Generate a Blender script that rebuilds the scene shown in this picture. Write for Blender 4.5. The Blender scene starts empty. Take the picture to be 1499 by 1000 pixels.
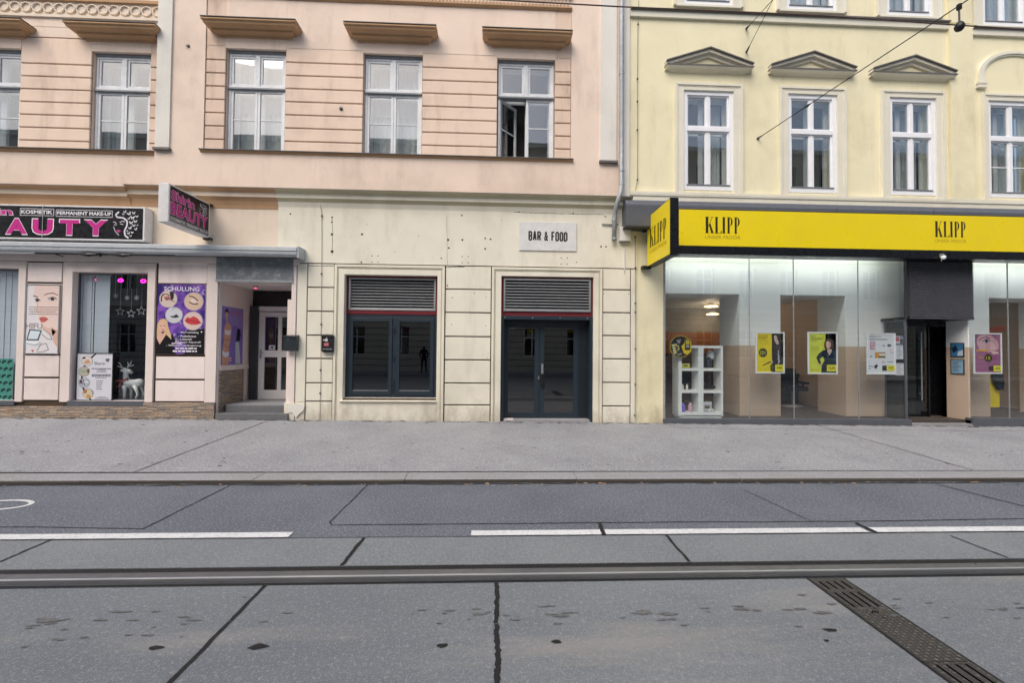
import bpy, math, random
from math import sin, cos, pi, radians, sqrt
from mathutils import Vector, Matrix
random.seed(7)
SC = bpy.context.scene
COL = SC.collection
# ---------------------------------------------------------------- camera
F = 620.0
YAW, PIT, ROL = radians(2.31), radians(1.22), radians(.52)
FW = Vector((sin(YAW)*cos(PIT), cos(YAW)*cos(PIT), sin(PIT)))
RT0 = Vector((cos(YAW), -sin(YAW), 0)); UP0 = RT0.cross(FW)
RT = RT0*cos(ROL)+UP0*sin(ROL); UP = UP0*cos(ROL)-RT0*sin(ROL)
CAM = Vector((0, -8.8, 1.6))
cd = bpy.data.cameras.new('camera'); cam = bpy.data.objects.new('camera', cd); COL.objects.link(cam)
cd.sensor_width = 36; cd.lens = 36*F/1499; cd.clip_start = .05; cd.clip_end = 400
cam.matrix_world = Matrix(((RT.x, UP.x, -FW.x, CAM.x), (RT.y, UP.y, -FW.y, CAM.y), (RT.z, UP.z, -FW.z, CAM.z), (0, 0, 0, 1)))
SC.camera = cam
# ---------------------------------------------------------------- sky, sun, exposure
SUN_EL, SUN_AZ = radians(52), radians(215)
w = bpy.data.worlds.new('World'); SC.world = w; w.use_nodes = True
nt = w.node_tree; nt.nodes.clear()
wo = nt.nodes.new('ShaderNodeOutputWorld'); bg = nt.nodes.new('ShaderNodeBackground'); sk = nt.nodes.new('ShaderNodeTexSky')
sk.sky_type = 'NISHITA'; sk.sun_disc = False; sk.sun_elevation = SUN_EL; sk.sun_rotation = SUN_AZ
sk.air_density = 1.2; sk.dust_density = 5; sk.ozone_density = 1
bg.inputs[1].default_value = .14
nt.links.new(sk.outputs[0], bg.inputs[0]); nt.links.new(bg.outputs[0], wo.inputs[0])
sd = bpy.data.lights.new('sun', 'SUN'); sun = bpy.data.objects.new('sun', sd); COL.objects.link(sun)
sd.energy = .9; sd.angle = radians(45); sd.color = (1, .96, .92)
sdir = Vector((sin(SUN_AZ)*cos(SUN_EL), cos(SUN_AZ)*cos(SUN_EL), sin(SUN_EL)))
sun.rotation_euler = (-sdir).to_track_quat('-Z', 'Y').to_euler(); sun.location = (0, -5, 30)
SC.view_settings.view_transform = 'Standard'; SC.view_settings.look = 'None'; SC.view_settings.exposure = .50
SC.view_settings.gamma = 1

# ---------------------------------------------------------------- measuring helpers: photo pixel + known plane -> world
def ray(x, y): return FW+RT*((x-749.5)/F)-UP*((y-500)/F)
def at(x, y, Y=0.0):
    r = ray(x, y); p = CAM+r*((Y-CAM.y)/r.y); return p.x, p.z
def X(x, y, Y=0.0): return at(x, y, Y)[0]
def Zz(x, y, Y=0.0): return at(x, y, Y)[1]
def gr(x, y, z=0.0):
    r = ray(x, y); p = CAM+r*((z-CAM.z)/r.z); return p.x, p.y

# ---------------------------------------------------------------- materials
MATS = {}
def lin(h):
    h = h.lstrip('#'); o = []
    for i in (0, 2, 4):
        c = int(h[i:i+2], 16)/255; o.append(c/12.92 if c <= .04045 else ((c+.055)/1.055)**2.4)
    return (*o, 1)
def newmat(name):
    m = bpy.data.materials.new(name); m.use_nodes = True; MATS[name] = m
    n = m.node_tree.nodes; b = n['Principled BSDF']; return m, n, m.node_tree.links, b
def mixc(n, l, a, b, fac, mode='MIX'):
    x = n.new('ShaderNodeMix'); x.data_type = 'RGBA'; x.blend_type = mode
    for s, v in ((x.inputs[0], fac), (x.inputs[6], a), (x.inputs[7], b)):
        if hasattr(v, 'links') or hasattr(v, 'is_linked'): l.new(v, s)
        else: s.default_value = v
    return x.outputs[2]
def noise(n, l, scale, detail=4, rough=.55, sx=1, sy=1, sz=1, dim=None):
    tc = n.new('ShaderNodeTexCoord'); mp = n.new('ShaderNodeMapping'); mp.inputs['Scale'].default_value = (sx, sy, sz)
    t = n.new('ShaderNodeTexNoise'); t.inputs['Scale'].default_value = scale; t.inputs['Detail'].default_value = detail; t.inputs['Roughness'].default_value = rough
    l.new(tc.outputs['Object'], mp.inputs[0]); l.new(mp.outputs[0], t.inputs['Vector']); return t.outputs[0]
def ramp(n, l, src, p0, p1, c0=0, c1=1):
    r = n.new('ShaderNodeMapRange'); r.clamp = True
    r.inputs[1].default_value = p0; r.inputs[2].default_value = p1; r.inputs[3].default_value = c0; r.inputs[4].default_value = c1
    l.new(src, r.inputs[0]); return r.outputs[0]
def bump(n, l, b, src, st, dist=.01):
    k = n.new('ShaderNodeBump'); k.inputs['Strength'].default_value = st; k.inputs['Distance'].default_value = dist
    l.new(src, k.inputs['Height']); l.new(k.outputs[0], b.inputs['Normal'])
def plaster(name, c, dirt='#8a7f70', amt=.35, streak=.3, rough=.92, grain=.5, base=0.0):
    m, n, l, b = newmat(name); c = lin(c); d = lin(dirt)
    o = mixc(n, l, c, d, ramp(n, l, noise(n, l, .55, 6, .62), .5, .78, 0, amt))
    o = mixc(n, l, o, d, ramp(n, l, noise(n, l, 2.4, 7, .7, 1, 1, .22), .52, .8, 0, streak))
    o = mixc(n, l, o, (c[0]*1.12, c[1]*1.12, c[2]*1.14, 1), ramp(n, l, noise(n, l, 1.7, 4), .45, .75, 0, .5))
    g = noise(n, l, 90, 3)
    o = mixc(n, l, o, d, ramp(n, l, g, .6, .85, 0, grain*.35))
    o = mixc(n, l, o, lin('#4d463e'), ramp(n, l, noise(n, l, 9, 5, .75), .68, .8, 0, amt))
    if base:
        tc = n.new('ShaderNodeTexCoord'); sp = n.new('ShaderNodeSeparateXYZ'); l.new(tc.outputs['Object'], sp.inputs[0])
        ad = n.new('ShaderNodeMath'); ad.operation = 'SUBTRACT'; l.new(ramp(n, l, noise(n, l, 3.2, 6, .7, 1, 1, .5), .3, .75, 0, .75), ad.inputs[0]); l.new(sp.outputs[2], ad.inputs[1])
        o = mixc(n, l, o, lin('#7d6f5c'), ramp(n, l, ad.outputs[0], -.15, .3, 0, base))
    l.new(o, b.inputs['Base Color']); b.inputs['Roughness'].default_value = rough
    b.inputs['Specular IOR Level'].default_value = .2
    bump(n, l, b, noise(n, l, 45, 6, .7), .35, .006)
    return m
def paint(name, c, rough=.45, metal=0, var=.12, sc=6, spec=.5, dirt=None, dscale=14, damt=.4):
    m, n, l, b = newmat(name); c = lin(c)
    k = 1-var
    o = mixc(n, l, c, (c[0]*k, c[1]*k, c[2]*k, 1), ramp(n, l, noise(n, l, sc, 5), .35, .7))
    if dirt: o = mixc(n, l, o, lin(dirt), ramp(n, l, noise(n, l, dscale, 6, .7), .5, .72, 0, damt))
    l.new(o, b.inputs['Base Color']); b.inputs['Metallic'].default_value = metal; b.inputs['Specular IOR Level'].default_value = spec
    l.new(ramp(n, l, noise(n, l, sc*2, 4), .3, .7, max(rough-.08, .02), min(rough+.12, 1)), b.inputs['Roughness'])
    return m
def C(h, rough=.5):     # plain printed ink or paint of one colour
    k = 'ink_'+h+str(rough)
    if k not in MATS: paint(k, h, rough, var=.06, sc=3, spec=.3)
    return k
def emit(name, c, s):
    m, n, l, b = newmat(name); b.inputs['Base Color'].default_value = lin(c); b.inputs['Emission Color'].default_value = lin(c); b.inputs['Emission Strength'].default_value = s
def glass(name, tint='#eef4f4', boost=2.0, base=0.0, rough=0.0):
    m, n, l, b = newmat(name); n.remove(b)
    out = [x for x in n if x.type == 'OUTPUT_MATERIAL'][0]
    t = n.new('ShaderNodeBsdfTransparent'); t.inputs[0].default_value = lin(tint)
    g = n.new('ShaderNodeBsdfGlossy'); g.inputs['Roughness'].default_value = rough
    lw = n.new('ShaderNodeLayerWeight'); lw.inputs[0].default_value = .5
    pw = n.new('ShaderNodeMath'); pw.operation = 'POWER'; pw.inputs[1].default_value = 5; l.new(lw.outputs['Facing'], pw.inputs[0])
    mu = n.new('ShaderNodeMath'); mu.operation = 'MULTIPLY_ADD'; mu.inputs[1].default_value = .9; mu.inputs[2].default_value = .042*boost+base; mu.use_clamp = True
    l.new(pw.outputs[0], mu.inputs[0])
    bp = n.new('ShaderNodeBump'); bp.inputs['Strength'].default_value = .12; bp.inputs['Distance'].default_value = .004
    l.new(noise(n, l, 1.6, 1), bp.inputs['Height']); l.new(bp.outputs[0], g.inputs['Normal'])
    mx = n.new('ShaderNodeMixShader'); l.new(mu.outputs[0], mx.inputs[0]); l.new(t.outputs[0], mx.inputs[1]); l.new(g.outputs[0], mx.inputs[2]); l.new(mx.outputs[0], out.inputs[0])
def net(name, c, tr):
    m, n, l, b = newmat(name); out = [x for x in n if x.type == 'OUTPUT_MATERIAL'][0]
    b.inputs['Base Color'].default_value = lin(c); b.inputs['Roughness'].default_value = .9
    t = n.new('ShaderNodeBsdfTransparent'); mx = n.new('ShaderNodeMixShader'); mx.inputs[0].default_value = tr
    l.new(b.outputs[0], mx.inputs[1]); l.new(t.outputs[0], mx.inputs[2]); l.new(mx.outputs[0], out.inputs[0])
def ground(name, c, c2, agg, sc=230, bigv=.3, rough=.85, tint=None, streaky=False):
    m, n, l, b = newmat(name); c = lin(c); c2 = lin(c2)
    o = mixc(n, l, c, c2, ramp(n, l, noise(n, l, .9, 7, .6, .35 if streaky else 1, 1, 1), .38, .66, 0, 1))
    o = mixc(n, l, o, lin(agg), ramp(n, l, noise(n, l, sc, 2, .8), .55, .7, 0, .7))
    o = mixc(n, l, o, (c[0]*.45, c[1]*.45, c[2]*.47, 1), ramp(n, l, noise(n, l, sc*.8, 3, .8, 1, 1.3), .54, .7, 0, .75))
    o = mixc(n, l, o, (c[0]*.6, c[1]*.6, c[2]*.62, 1), ramp(n, l, noise(n, l, 3.1, 8, .72, .5 if streaky else 1), .56, .76, 0, bigv))
    o = mixc(n, l, o, (c[0]*.72, c[1]*.72, c[2]*.74, 1), ramp(n, l, noise(n, l, 30, 5, .8), .48, .68, 0, .5)); o = mixc(n, l, o, lin(agg), ramp(n, l, noise(n, l, 38, 5, .8), .52, .7, 0, .45))
    if tint: o = mixc(n, l, o, lin(tint), ramp(n, l, noise(n, l, 1.3, 6, .65, .3, 1.6, 1), .52, .7, 0, .5))
    l.new(o, b.inputs['Base Color']); b.inputs['Roughness'].default_value = rough; b.inputs['Specular IOR Level'].default_value = .35
    bump(n, l, b, noise(n, l, sc*.6, 4, .7), .5, .004)

plaster('pink_plaster', '#ecd6c3', '#a08975', .48, .5)
plaster('pink_flat', '#ebd8c8', '#a08c7a', .46, .45)
plaster('pink_quoin', '#e2cbb8', '#7d6a5b', .6, .6)
plaster('white_plaster', '#e2e0d8', '#a5a49c', .35, .3)
plaster('sand_moulding', '#bd9b79', '#6e543c', .4, .25)
plaster('sand_light', '#e6d8c6', '#9c8a76', .35, .3)
plaster('cream_plaster', '#e8e4d4', '#a39c88', .36, .4, base=.45)
plaster('cream_moulding', '#e6e2d2', '#989180', .4, .35, base=.4)
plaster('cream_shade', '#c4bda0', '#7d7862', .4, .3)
plaster('yellow_plaster', '#ece5c4', '#aca27e', .42, .4, base=.45)
plaster('yellow_trim', '#e2dfcf', '#aaa592', .25, .25)
plaster('pediment_grey', '#e4dfcd', '#98927f', .35, .25)
plaster('shop_panel', '#eee2de', '#a3948e', .34, .4, rough=.6)
plaster('shop_trim', '#e8dcd6', '#93857e', .3, .3, rough=.6)
plaster('groove_dark', '#52463a', '#3c332b', .4, .2)
plaster('groove_pink', '#7d5845', '#57402f', .4, .2)
plaster('far_plaster', '#c9c2b2', '#8f887a', .3, .2)
plaster('interior_white', '#f2f5f5', '#d5dada', .2, .1, rough=.6)
plaster('interior_beige', '#cdb8a4', '#a8937f', .25, .1, rough=.45)
paint('flashing', '#6d6966', .6, .1, dirt='#4a4643')
paint('wire_brown', '#5b4740', .6)
plaster('cable_grey', '#8f8a7e', '#6c675c')
paint('window_grey', '#e0e4e8', .42, dirt='#a5a9ac', damt=.4)
paint('window_white', '#f2f4f8', .35, var=.05)
paint('transom_dark', '#80868b', .5, dirt='#5b6064')
paint('pvc_white', '#dfdcdc', .35, var=.05)
paint('anthracite', '#25323d', .38, dirt='#1d262e', damt=.3)
paint('anthracite_dark', '#1b232b', .38)
paint('oxide_red', '#6d1a24', .45)
paint('aluminium', '#b9bcbf', .38, .75, dirt='#77797b')
paint('louvre_blade', '#a9adb2', .42, .6, dirt='#6d7074')
paint('louvre_back', '#101114', .8)
paint('zinc', '#a4a9ad', .55, .25, dirt='#6e757b', damt=.6)
paint('old_lead', '#7b8288', .6, .3, dirt='#b8bdc2', dscale=7, damt=.7)
paint('awning_metal', '#b6bcc2', .45, .1, dirt='#8a9299')
paint('black_metal', '#16171a', .45)
paint('sign_black', '#101116', .3)
paint('sign_white', '#e4e4e4', .4, dirt='#b9b7b2')
paint('slate_panel', '#5c6068', .5, .1)
paint('charcoal_panel', '#36373b', .5)
paint('lamella', '#5f6066', .45)
paint('signal_yellow', '#f0d818', .32, var=.05, sc=1.5)
paint('mailbox_dark', '#2c3238', .35)
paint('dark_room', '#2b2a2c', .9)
paint('room_mid', '#8d8a86', .9)
paint('room_floor', '#4b443f', .6)
paint('wood_warm', '#9b6238', .6, var=.35, sc=2)
paint('wood_dark', '#4a3226', .6)
paint('white_lacquer', '#eef2f3', .3, var=.03)
paint('steel_worn', '#77797c', .35, .5, var=.15)
paint('steel_bright', '#c9cbce', .35, .7, var=.02, sc=1)
paint('steel_dull', '#4c5055', .42, .5, var=.15)
paint('tar', '#17171a', .6, sc=30, var=.5)
paint('crack', '#2f3034', .9)
paint('cast_iron', '#4f4d4b', .55, .4, dirt='#3c3430', damt=.7)
paint('iron_tread', '#75736f', .5, .4, var=.3, sc=20)
paint('hole_black', '#050505', .9, spec=.1)
paint('road_white', '#dcdedf', .7, dirt='#8d9094', dscale=40, damt=.75)
paint('stain', '#6f7070', .9, sc=40, var=.4)
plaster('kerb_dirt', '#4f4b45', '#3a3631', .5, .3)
paint('skin', '#c99a80', .6); paint('cloth_dark', '#1b1d24', .9); paint('cloth_jeans', '#2c3546', .9)
paint('checker_step', '#7e8083', .5, .4, dirt='#4d4f52', dscale=60, damt=.8)
glass('window_glass', '#f2f5f5', 3.8)
glass('shop_glass', '#fafcfc', 2.0)
glass('dark_glass', '#858b90', 3.8)
glass('door_glass_side', '#a9b6b4', 2.0)
net('net_curtain', '#e6eaec', .12)
net('blind_fabric', '#d3dae6', .04)
emit('lamp_warm', '#ffdca8', 2.5)
emit('lamp_magenta', '#ff2fd0', 3.2)
emit('lamp_red', '#ff3a66', 5)
emit('tube_white', '#fff0d8', 4)
paint('star_lights', '#c9ccd2', .4)
ground('sidewalk_asphalt', '#929498', '#83858a', '#cdd0d2', 42, .45)
ground('bike_asphalt', '#656a73', '#585d66', '#b0b4bb', 55, .45)
ground('tram_slab', '#797e82', '#676d73', '#b2b6b7', 125, .55, tint='#9d9890', streaky=True)
ground('slab_strip', '#7c8184', '#70767a', '#adb1b3', 105, .35)
ground('far_road', '#7d8084', '#73767a', '#a8aaac', 130, .3)
ground('kerb_granite', '#94959a', '#8c8c8c', '#c4c4c4', 60, .4)
def stonemat():
    m, n, l, b = newmat('stacked_slate')
    tc = n.new('ShaderNodeTexCoord'); sp = n.new('ShaderNodeSeparateXYZ'); l.new(tc.outputs['Object'], sp.inputs[0])
    ad = n.new('ShaderNodeMath'); l.new(sp.outputs[0], ad.inputs[0]); l.new(sp.outputs[1], ad.inputs[1])
    cm = n.new('ShaderNodeCombineXYZ'); l.new(ad.outputs[0], cm.inputs[0]); l.new(sp.outputs[2], cm.inputs[1])
    t = n.new('ShaderNodeTexBrick'); t.offset = .37; t.squash = .7; t.squash_frequency = 3
    t.inputs['Scale'].default_value = 1; t.inputs['Brick Width'].default_value = .23; t.inputs['Row Height'].default_value = .032; t.inputs['Mortar Size'].default_value = .0035
    t.inputs['Color1'].default_value = lin('#c8b49d'); t.inputs['Color2'].default_value = lin('#8d857e'); t.inputs['Mortar'].default_value = lin('#4a423b')
    l.new(cm.outputs[0], t.inputs['Vector'])
    o = mixc(n, l, t.outputs[0], lin('#b08a6a'), ramp(n, l, noise(n, l, 5, 3, .5, 1, 1, 5), .5, .65, 0, .6))
    o = mixc(n, l, o, lin('#7a7b80'), ramp(n, l, noise(n, l, 7, 3, .5, .7, .7, 6), .55, .68, 0, .7))
    l.new(o, b.inputs['Base Color']); b.inputs['Roughness'].default_value = .85
    mh = n.new('ShaderNodeMath'); mh.operation = 'SUBTRACT'; l.new(noise(n, l, 9, 4, .6, 1, 1, 3), mh.inputs[0]); l.new(t.outputs[1], mh.inputs[1])
    bump(n, l, b, mh.outputs[0], .9, .03)
stonemat()
def purplemat():
    m, n, l, b = newmat('purple_print')
    o = mixc(n, l, lin('#3b2480'), lin('#8a5cc0'), ramp(n, l, noise(n, l, 4, 3), .42, .62))
    o = mixc(n, l, o, lin('#d9c8ee'), ramp(n, l, noise(n, l, 5.5, 3), .58, .7))
    l.new(o, b.inputs['Base Color']); b.inputs['Roughness'].default_value = .35
purplemat()

# ---------------------------------------------------------------- mesh builder
class MB:
    def __init__(s): s.v = []; s.f = []; s.m = []; s.ms = []
    def mi(s, mat):
        if mat not in s.ms: s.ms.append(mat)
        return s.ms.index(mat)
    def poly(s, pts, mat):
        i = len(s.v); s.v += [tuple(p) for p in pts]; s.f.append(tuple(range(i, i+len(pts)))); s.m.append(s.mi(mat)); return s
    def box(s, x0, x1, y0, y1, z0, z1, mat):
        if x0 > x1: x0, x1 = x1, x0
        if y0 > y1: y0, y1 = y1, y0
        if z0 > z1: z0, z1 = z1, z0
        i = len(s.v); s.v += [(x0, y0, z0), (x1, y0, z0), (x1, y1, z0), (x0, y1, z0), (x0, y0, z1), (x1, y0, z1), (x1, y1, z1), (x0, y1, z1)]
        k = s.mi(mat)
        for f in ((3, 2, 1, 0), (4, 5, 6, 7), (0, 1, 5, 4), (1, 2, 6, 5), (2, 3, 7, 6), (3, 0, 4, 7)):
            s.f.append(tuple(i+a for a in f)); s.m.append(k)
        return s
    def sweepx(s, prof, x0, x1, mat, mats=None):      # closed profile of (y,z), capped
        n = len(prof); i = len(s.v); s.v += [(x0, y, z) for y, z in prof]+[(x1, y, z) for y, z in prof]
        for a in range(n):
            b = (a+1) % n; s.f.append((i+a, i+b, i+n+b, i+n+a)); s.m.append(s.mi(mats[a] if mats else mat))
        s.f.append(tuple(i+a for a in range(n))[::-1]); s.m.append(s.mi(mat)); s.f.append(tuple(i+n+a for a in range(n))); s.m.append(s.mi(mat)); return s
    def prism(s, pts, y0, y1, mat):                   # polygon in XZ extruded along Y
        n = len(pts); i = len(s.v); k = s.mi(mat); s.v += [(x, y0, z) for x, z in pts]+[(x, y1, z) for x, z in pts]
        for a in range(n): b = (a+1) % n; s.f.append((i+a, i+b, i+n+b, i+n+a)); s.m.append(k)
        s.f.append(tuple(i+a for a in range(n))); s.m.append(k); s.f.append(tuple(i+n+a for a in range(n))[::-1]); s.m.append(k); return s
    def zprism(s, pts, z0, z1, mat):
        n = len(pts); i = len(s.v); k = s.mi(mat); s.v += [(x, y, z0) for x, y in pts]+[(x, y, z1) for x, y in pts]
        for a in range(n): b = (a+1) % n; s.f.append((i+a, i+b, i+n+b, i+n+a)); s.m.append(k)
        s.f.append(tuple(i+n+a for a in range(n))); s.m.append(k); return s
    def rings(s, rs, mat, cap=True, closed=True):
        n = len(rs[0]); i = len(s.v); k = s.mi(mat)
        for r in rs: s.v += [tuple(p) for p in r]
        for j in range(len(rs)-1):
            for a in range(n if closed else n-1):
                b = (a+1) % n; s.f.append((i+j*n+a, i+j*n+b, i+(j+1)*n+b, i+(j+1)*n+a)); s.m.append(k)
        if cap:
            s.f.append(tuple(i+a for a in range(n))[::-1]); s.m.append(k); s.f.append(tuple(i+(len(rs)-1)*n+a for a in range(n))); s.m.append(k)
        return s
    def tube(s, pts, r, mat, n=8):
        pts = [Vector(p) for p in pts]; rr = r if isinstance(r, (list, tuple)) else [r]*len(pts); out = []
        for j, p in enumerate(pts):
            d = (pts[min(j+1, len(pts)-1)]-pts[max(j-1, 0)]).normalized()
            a = d.cross(Vector((0, 0, 1)) if abs(d.z) < .9 else Vector((1, 0, 0))).normalized(); b = d.cross(a)
            out.append([p+a*(rr[j]*cos(2*pi*q/n))+b*(rr[j]*sin(2*pi*q/n)) for q in range(n)])
        return s.rings(out, mat)
    def lathe(s, c, prof, mat, n=16, axis='z'):       # prof (r,h)
        def P(r, h, q):
            a, b = r*cos(q), r*sin(q)
            return (c[0]+a, c[1]+b, c[2]+h) if axis == 'z' else (c[0]+a, c[1]+h, c[2]+b)
        return s.rings([[P(r, h, 2*pi*q/n) for q in range(n)] for r, h in prof], mat)
    def panel(s, x0, x1, z0, z1, y, t, ch, mat):      # raised panel with chamfered edge, back at y, front at y-t
        i = len(s.v); k = s.mi(mat); f = y-t
        s.v += [(x0, y, z0), (x1, y, z0), (x1, y, z1), (x0, y, z1), (x0, f+ch, z0), (x1, f+ch, z0), (x1, f+ch, z1), (x0, f+ch, z1), (x0+ch, f, z0+ch), (x1-ch, f, z0+ch), (x1-ch, f, z1-ch), (x0+ch, f, z1-ch)]
        for a in range(4):
            b = (a+1) % 4; s.f.append((i+a, i+b, i+4+b, i+4+a)); s.m.append(k); s.f.append((i+4+a, i+4+b, i+8+b, i+8+a)); s.m.append(k)
        s.f.append((i+8, i+9, i+10, i+11)); s.m.append(k); return s
    def ring(s, x0, x1, z0, z1, w, y0, y1, mat, bottom=True, wt=None, wb=None):  # rectangular frame, outside x0..x1 z0..z1
        wt = w if wt is None else wt; wb = (w if wb is None else wb) if bottom else 0
        s.box(x0, x0+w, y0, y1, z0, z1, mat); s.box(x1-w, x1, y0, y1, z0, z1, mat); s.box(x0+w, x1-w, y0, y1, z1-wt, z1, mat)
        if bottom: s.box(x0+w, x1-w, y0, y1, z0, z0+wb, mat)
        return s
    def wall(s, x0, x1, z0, z1, holes, y, depth, mat, rmat=None):
        xs = sorted({x0, x1, *[h[0] for h in holes], *[h[1] for h in holes]}); zs = sorted({z0, z1, *[h[2] for h in holes], *[h[3] for h in holes]})
        xs = [a for a in xs if x0 <= a <= x1]; zs = [a for a in zs if z0 <= a <= z1]
        for a, b in zip(xs, xs[1:]):
            for c, d in zip(zs, zs[1:]):
                cx, cz = (a+b)/2, (c+d)/2
                if any(h[0] < cx < h[1] and h[2] < cz < h[3] for h in holes): continue
                s.poly([(a, y, c), (b, y, c), (b, y, d), (a, y, d)], mat)
        for h in holes:
            a, b, c, d = h[:4]; r = rmat or mat; e = y+depth
            s.poly([(a, y, c), (a, y, d), (a, e, d), (a, e, c)], r); s.poly([(b, y, c), (b, e, c), (b, e, d), (b, y, d)], r)
            s.poly([(a, y, d), (b, y, d), (b, e, d), (a, e, d)], r); s.poly([(a, y, c), (a, e, c), (b, e, c), (b, y, c)], r)
        return s
    def build(s, name, parent=None, bevel=0, smooth=False):
        me = bpy.data.meshes.new(name); me.from_pydata(s.v, [], s.f)
        for m in s.ms: me.materials.append(MATS[m])
        me.polygons.foreach_set('material_index', s.m)
        if smooth: me.polygons.foreach_set('use_smooth', [True]*len(s.f))
        me.update(); o = bpy.data.objects.new(name, me); COL.objects.link(o)
        if parent: o.parent = parent
        if bevel:
            bv = o.modifiers.new('bevel', 'BEVEL'); bv.width = bevel; bv.segments = 2; bv.limit_method = 'ANGLE'
        return o
def tag(o, label=None, cat=None, group=None, kind=None):
    if label: o['label'] = label
    if cat: o['category'] = cat
    if group: o['group'] = group
    if kind: o['kind'] = kind
    return o
def empty(name, loc, label, cat, group=None):
    o = bpy.data.objects.new(name, None); COL.objects.link(o); o.location = loc; tag(o, label, cat, group)
    o.empty_display_size = .2
    INV[o.name] = Vector(loc); return o
INV = {}
def part(mb, name, root, **k):        # mesh in world coordinates under a root empty at its base
    o = mb.build(name, root, **k)
    r = root; off = Vector((0, 0, 0))
    while r: off += r.location; r = r.parent
    for v in o.data.vertices: v.co -= off
    # object-space textures stay continuous enough: offset only shifts the noise
    return o
def smm(name, col_kind='structure'): return name
def struct(mb, name, **k): return tag(mb.build(name, **k), kind='structure')

# text: font curve turned to polygons, fitted to a box in a frame
TXT = {}
def glyphs(s, off=0.0, sp=1.0):
    k = (s, off, sp)
    if k in TXT: return TXT[k]
    c = bpy.data.curves.new('t', 'FONT'); c.body = s; c.offset = off; c.space_character = sp; c.resolution_u = 3
    o = bpy.data.objects.new('t', c); COL.objects.link(o); bpy.context.view_layer.update()
    dg = bpy.context.evaluated_depsgraph_get(); me = bpy.data.meshes.new_from_object(o.evaluated_get(dg))
    v = [(a.co.x, a.co.y) for a in me.vertices]; f = [tuple(p.vertices) for p in me.polygons]
    bpy.data.objects.remove(o); bpy.data.curves.remove(c); bpy.data.meshes.remove(me)
    xs = [a[0] for a in v] or [0, 1]; ys = [a[1] for a in v] or [0, 1]
    bx = (min(xs), max(xs), min(ys), max(ys)); v = [((a-bx[0])/(bx[1]-bx[0]), (b-bx[2])/(bx[3]-bx[2])) for a, b in v]
    TXT[k] = (v, f); return TXT[k]
class Art:           # flat printing on a panel: frame given by traced zoom rectangle mapped to a world rectangle
    def __init__(s, mb, tl, tr, bl, rect, nrm, step=.0008):
        s.mb = mb; s.o = Vector(tl); s.u = Vector(tr)-s.o; s.d = Vector(bl)-s.o; s.r = rect; s.n = Vector(nrm); s.st = step
    def p(s, x, y, L):
        a = (x-s.r[0])/(s.r[2]-s.r[0]); b = (y-s.r[1])/(s.r[3]-s.r[1]); a = min(max(a, 0), 1); b = min(max(b, 0), 1)
        return s.o+s.u*a+s.d*b+s.n*(s.st*L)
    def poly(s, pts, m, L=1): s.mb.poly([s.p(x, y, L) for x, y in pts], m if m in MATS else C(m))
    def rect(s, x0, y0, x1, y1, m, L=1): s.poly([(x0, y0), (x1, y0), (x1, y1), (x0, y1)], m, L)
    def ell(s, cx, cy, rx, ry, m, L=1, n=18, rot=0):
        s.poly([(cx+rx*cos(t)*cos(rot)-ry*sin(t)*sin(rot), cy+rx*cos(t)*sin(rot)+ry*sin(t)*cos(rot)) for t in [2*pi*i/n for i in range(n)]], m, L)
    def line(s, pts, w, m, L=1):
        for (a, b), (c, d) in zip(pts, pts[1:]):
            q = math.hypot(c-a, d-b) or 1; nx, ny = -(d-b)/q*w/2, (c-a)/q*w/2
            s.poly([(a+nx, b+ny), (c+nx, d+ny), (c-nx, d-ny), (a-nx, b-ny)], m, L)
    def text(s, t, x0, y0, x1, y1, m, L=2, off=0.0, sp=1.0, shear=0):
        v, f = glyphs(t, off, sp); i = len(s.mb.v); m = m if m in MATS else C(m)
        s.mb.v += [tuple(s.p(x0+(x1-x0)*a+shear*b*(y1-y0), y1+(y0-y1)*b, L)) for a, b in v]
        k = s.mb.mi(m)
        for q in f: s.mb.f.append(tuple(i+a for a in q)); s.mb.m.append(k)
    def lines(s, x0, y0, x1, n, dy, h, m, L=2, jit=.4, align=0):     # small print too fine to read
        for k in range(n):
            w_ = (x1-x0)*(1-jit*random.random()); y = y0+k*dy; a = x0 if align == 0 else (x0+x1-w_)/2
            while a < x0+w_ if align == 0 else a < (x0+x1+w_)/2:
                q = h*random.uniform(1, 3.4); s.rect(a, y, min(a+q, x1), y+h, m, L); a += q+h*.5
def facew(x0, x1, z0, z1, y): return (x0, y, z1), (x1, y, z1), (x0, y, z0)

# ================================================================= GROUND
KY = -3.66; RY0, RY1 = -5.60, -5.85
def swz(x, y): t = min(max((y-KY)/-KY, 0), 1); return .048+t*(.082-.007*x)
m = MB(); m.poly([(-90, -90, -.3), (90, -90, -.3), (90, 60, -.3), (-90, 60, -.3)], 'far_road'); struct(m, 'ground')
m = MB(); nx, ny = 24, 8
for i in range(nx):
    for j in range(ny):
        a, b = -22+44*i/nx, -22+44*(i+1)/nx; c, d = KY+.28+(-KY+.6-.28)*j/ny, KY+.28+(-KY+.6-.28)*(j+1)/ny
        m.poly([(a, c, swz(a, c)), (b, c, swz(b, c)), (b, d, swz(b, d)), (a, d, swz(a, d))], 'sidewalk_asphalt')
struct(m, 'sidewalk')
m = MB(); x = -16.0
while x < 16:
    ln = random.uniform(1.7, 2.3); e = .004
    for (a, b) in ((x+e, x+ln-e),):
        i = len(m.v); k = m.mi('kerb_granite'); j = random.uniform(-.006, .006)
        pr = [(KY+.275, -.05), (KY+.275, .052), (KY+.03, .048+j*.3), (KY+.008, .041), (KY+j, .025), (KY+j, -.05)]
        m.sweepx(pr, a, b, 'kerb_granite', ['kerb_granite', 'kerb_granite', 'kerb_granite', 'kerb_dirt', 'kerb_dirt', 'kerb_granite'])  # front face coloured dark for the kerb's shadow band as well as dirt
    x += ln
struct(m, 'kerb')
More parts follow.
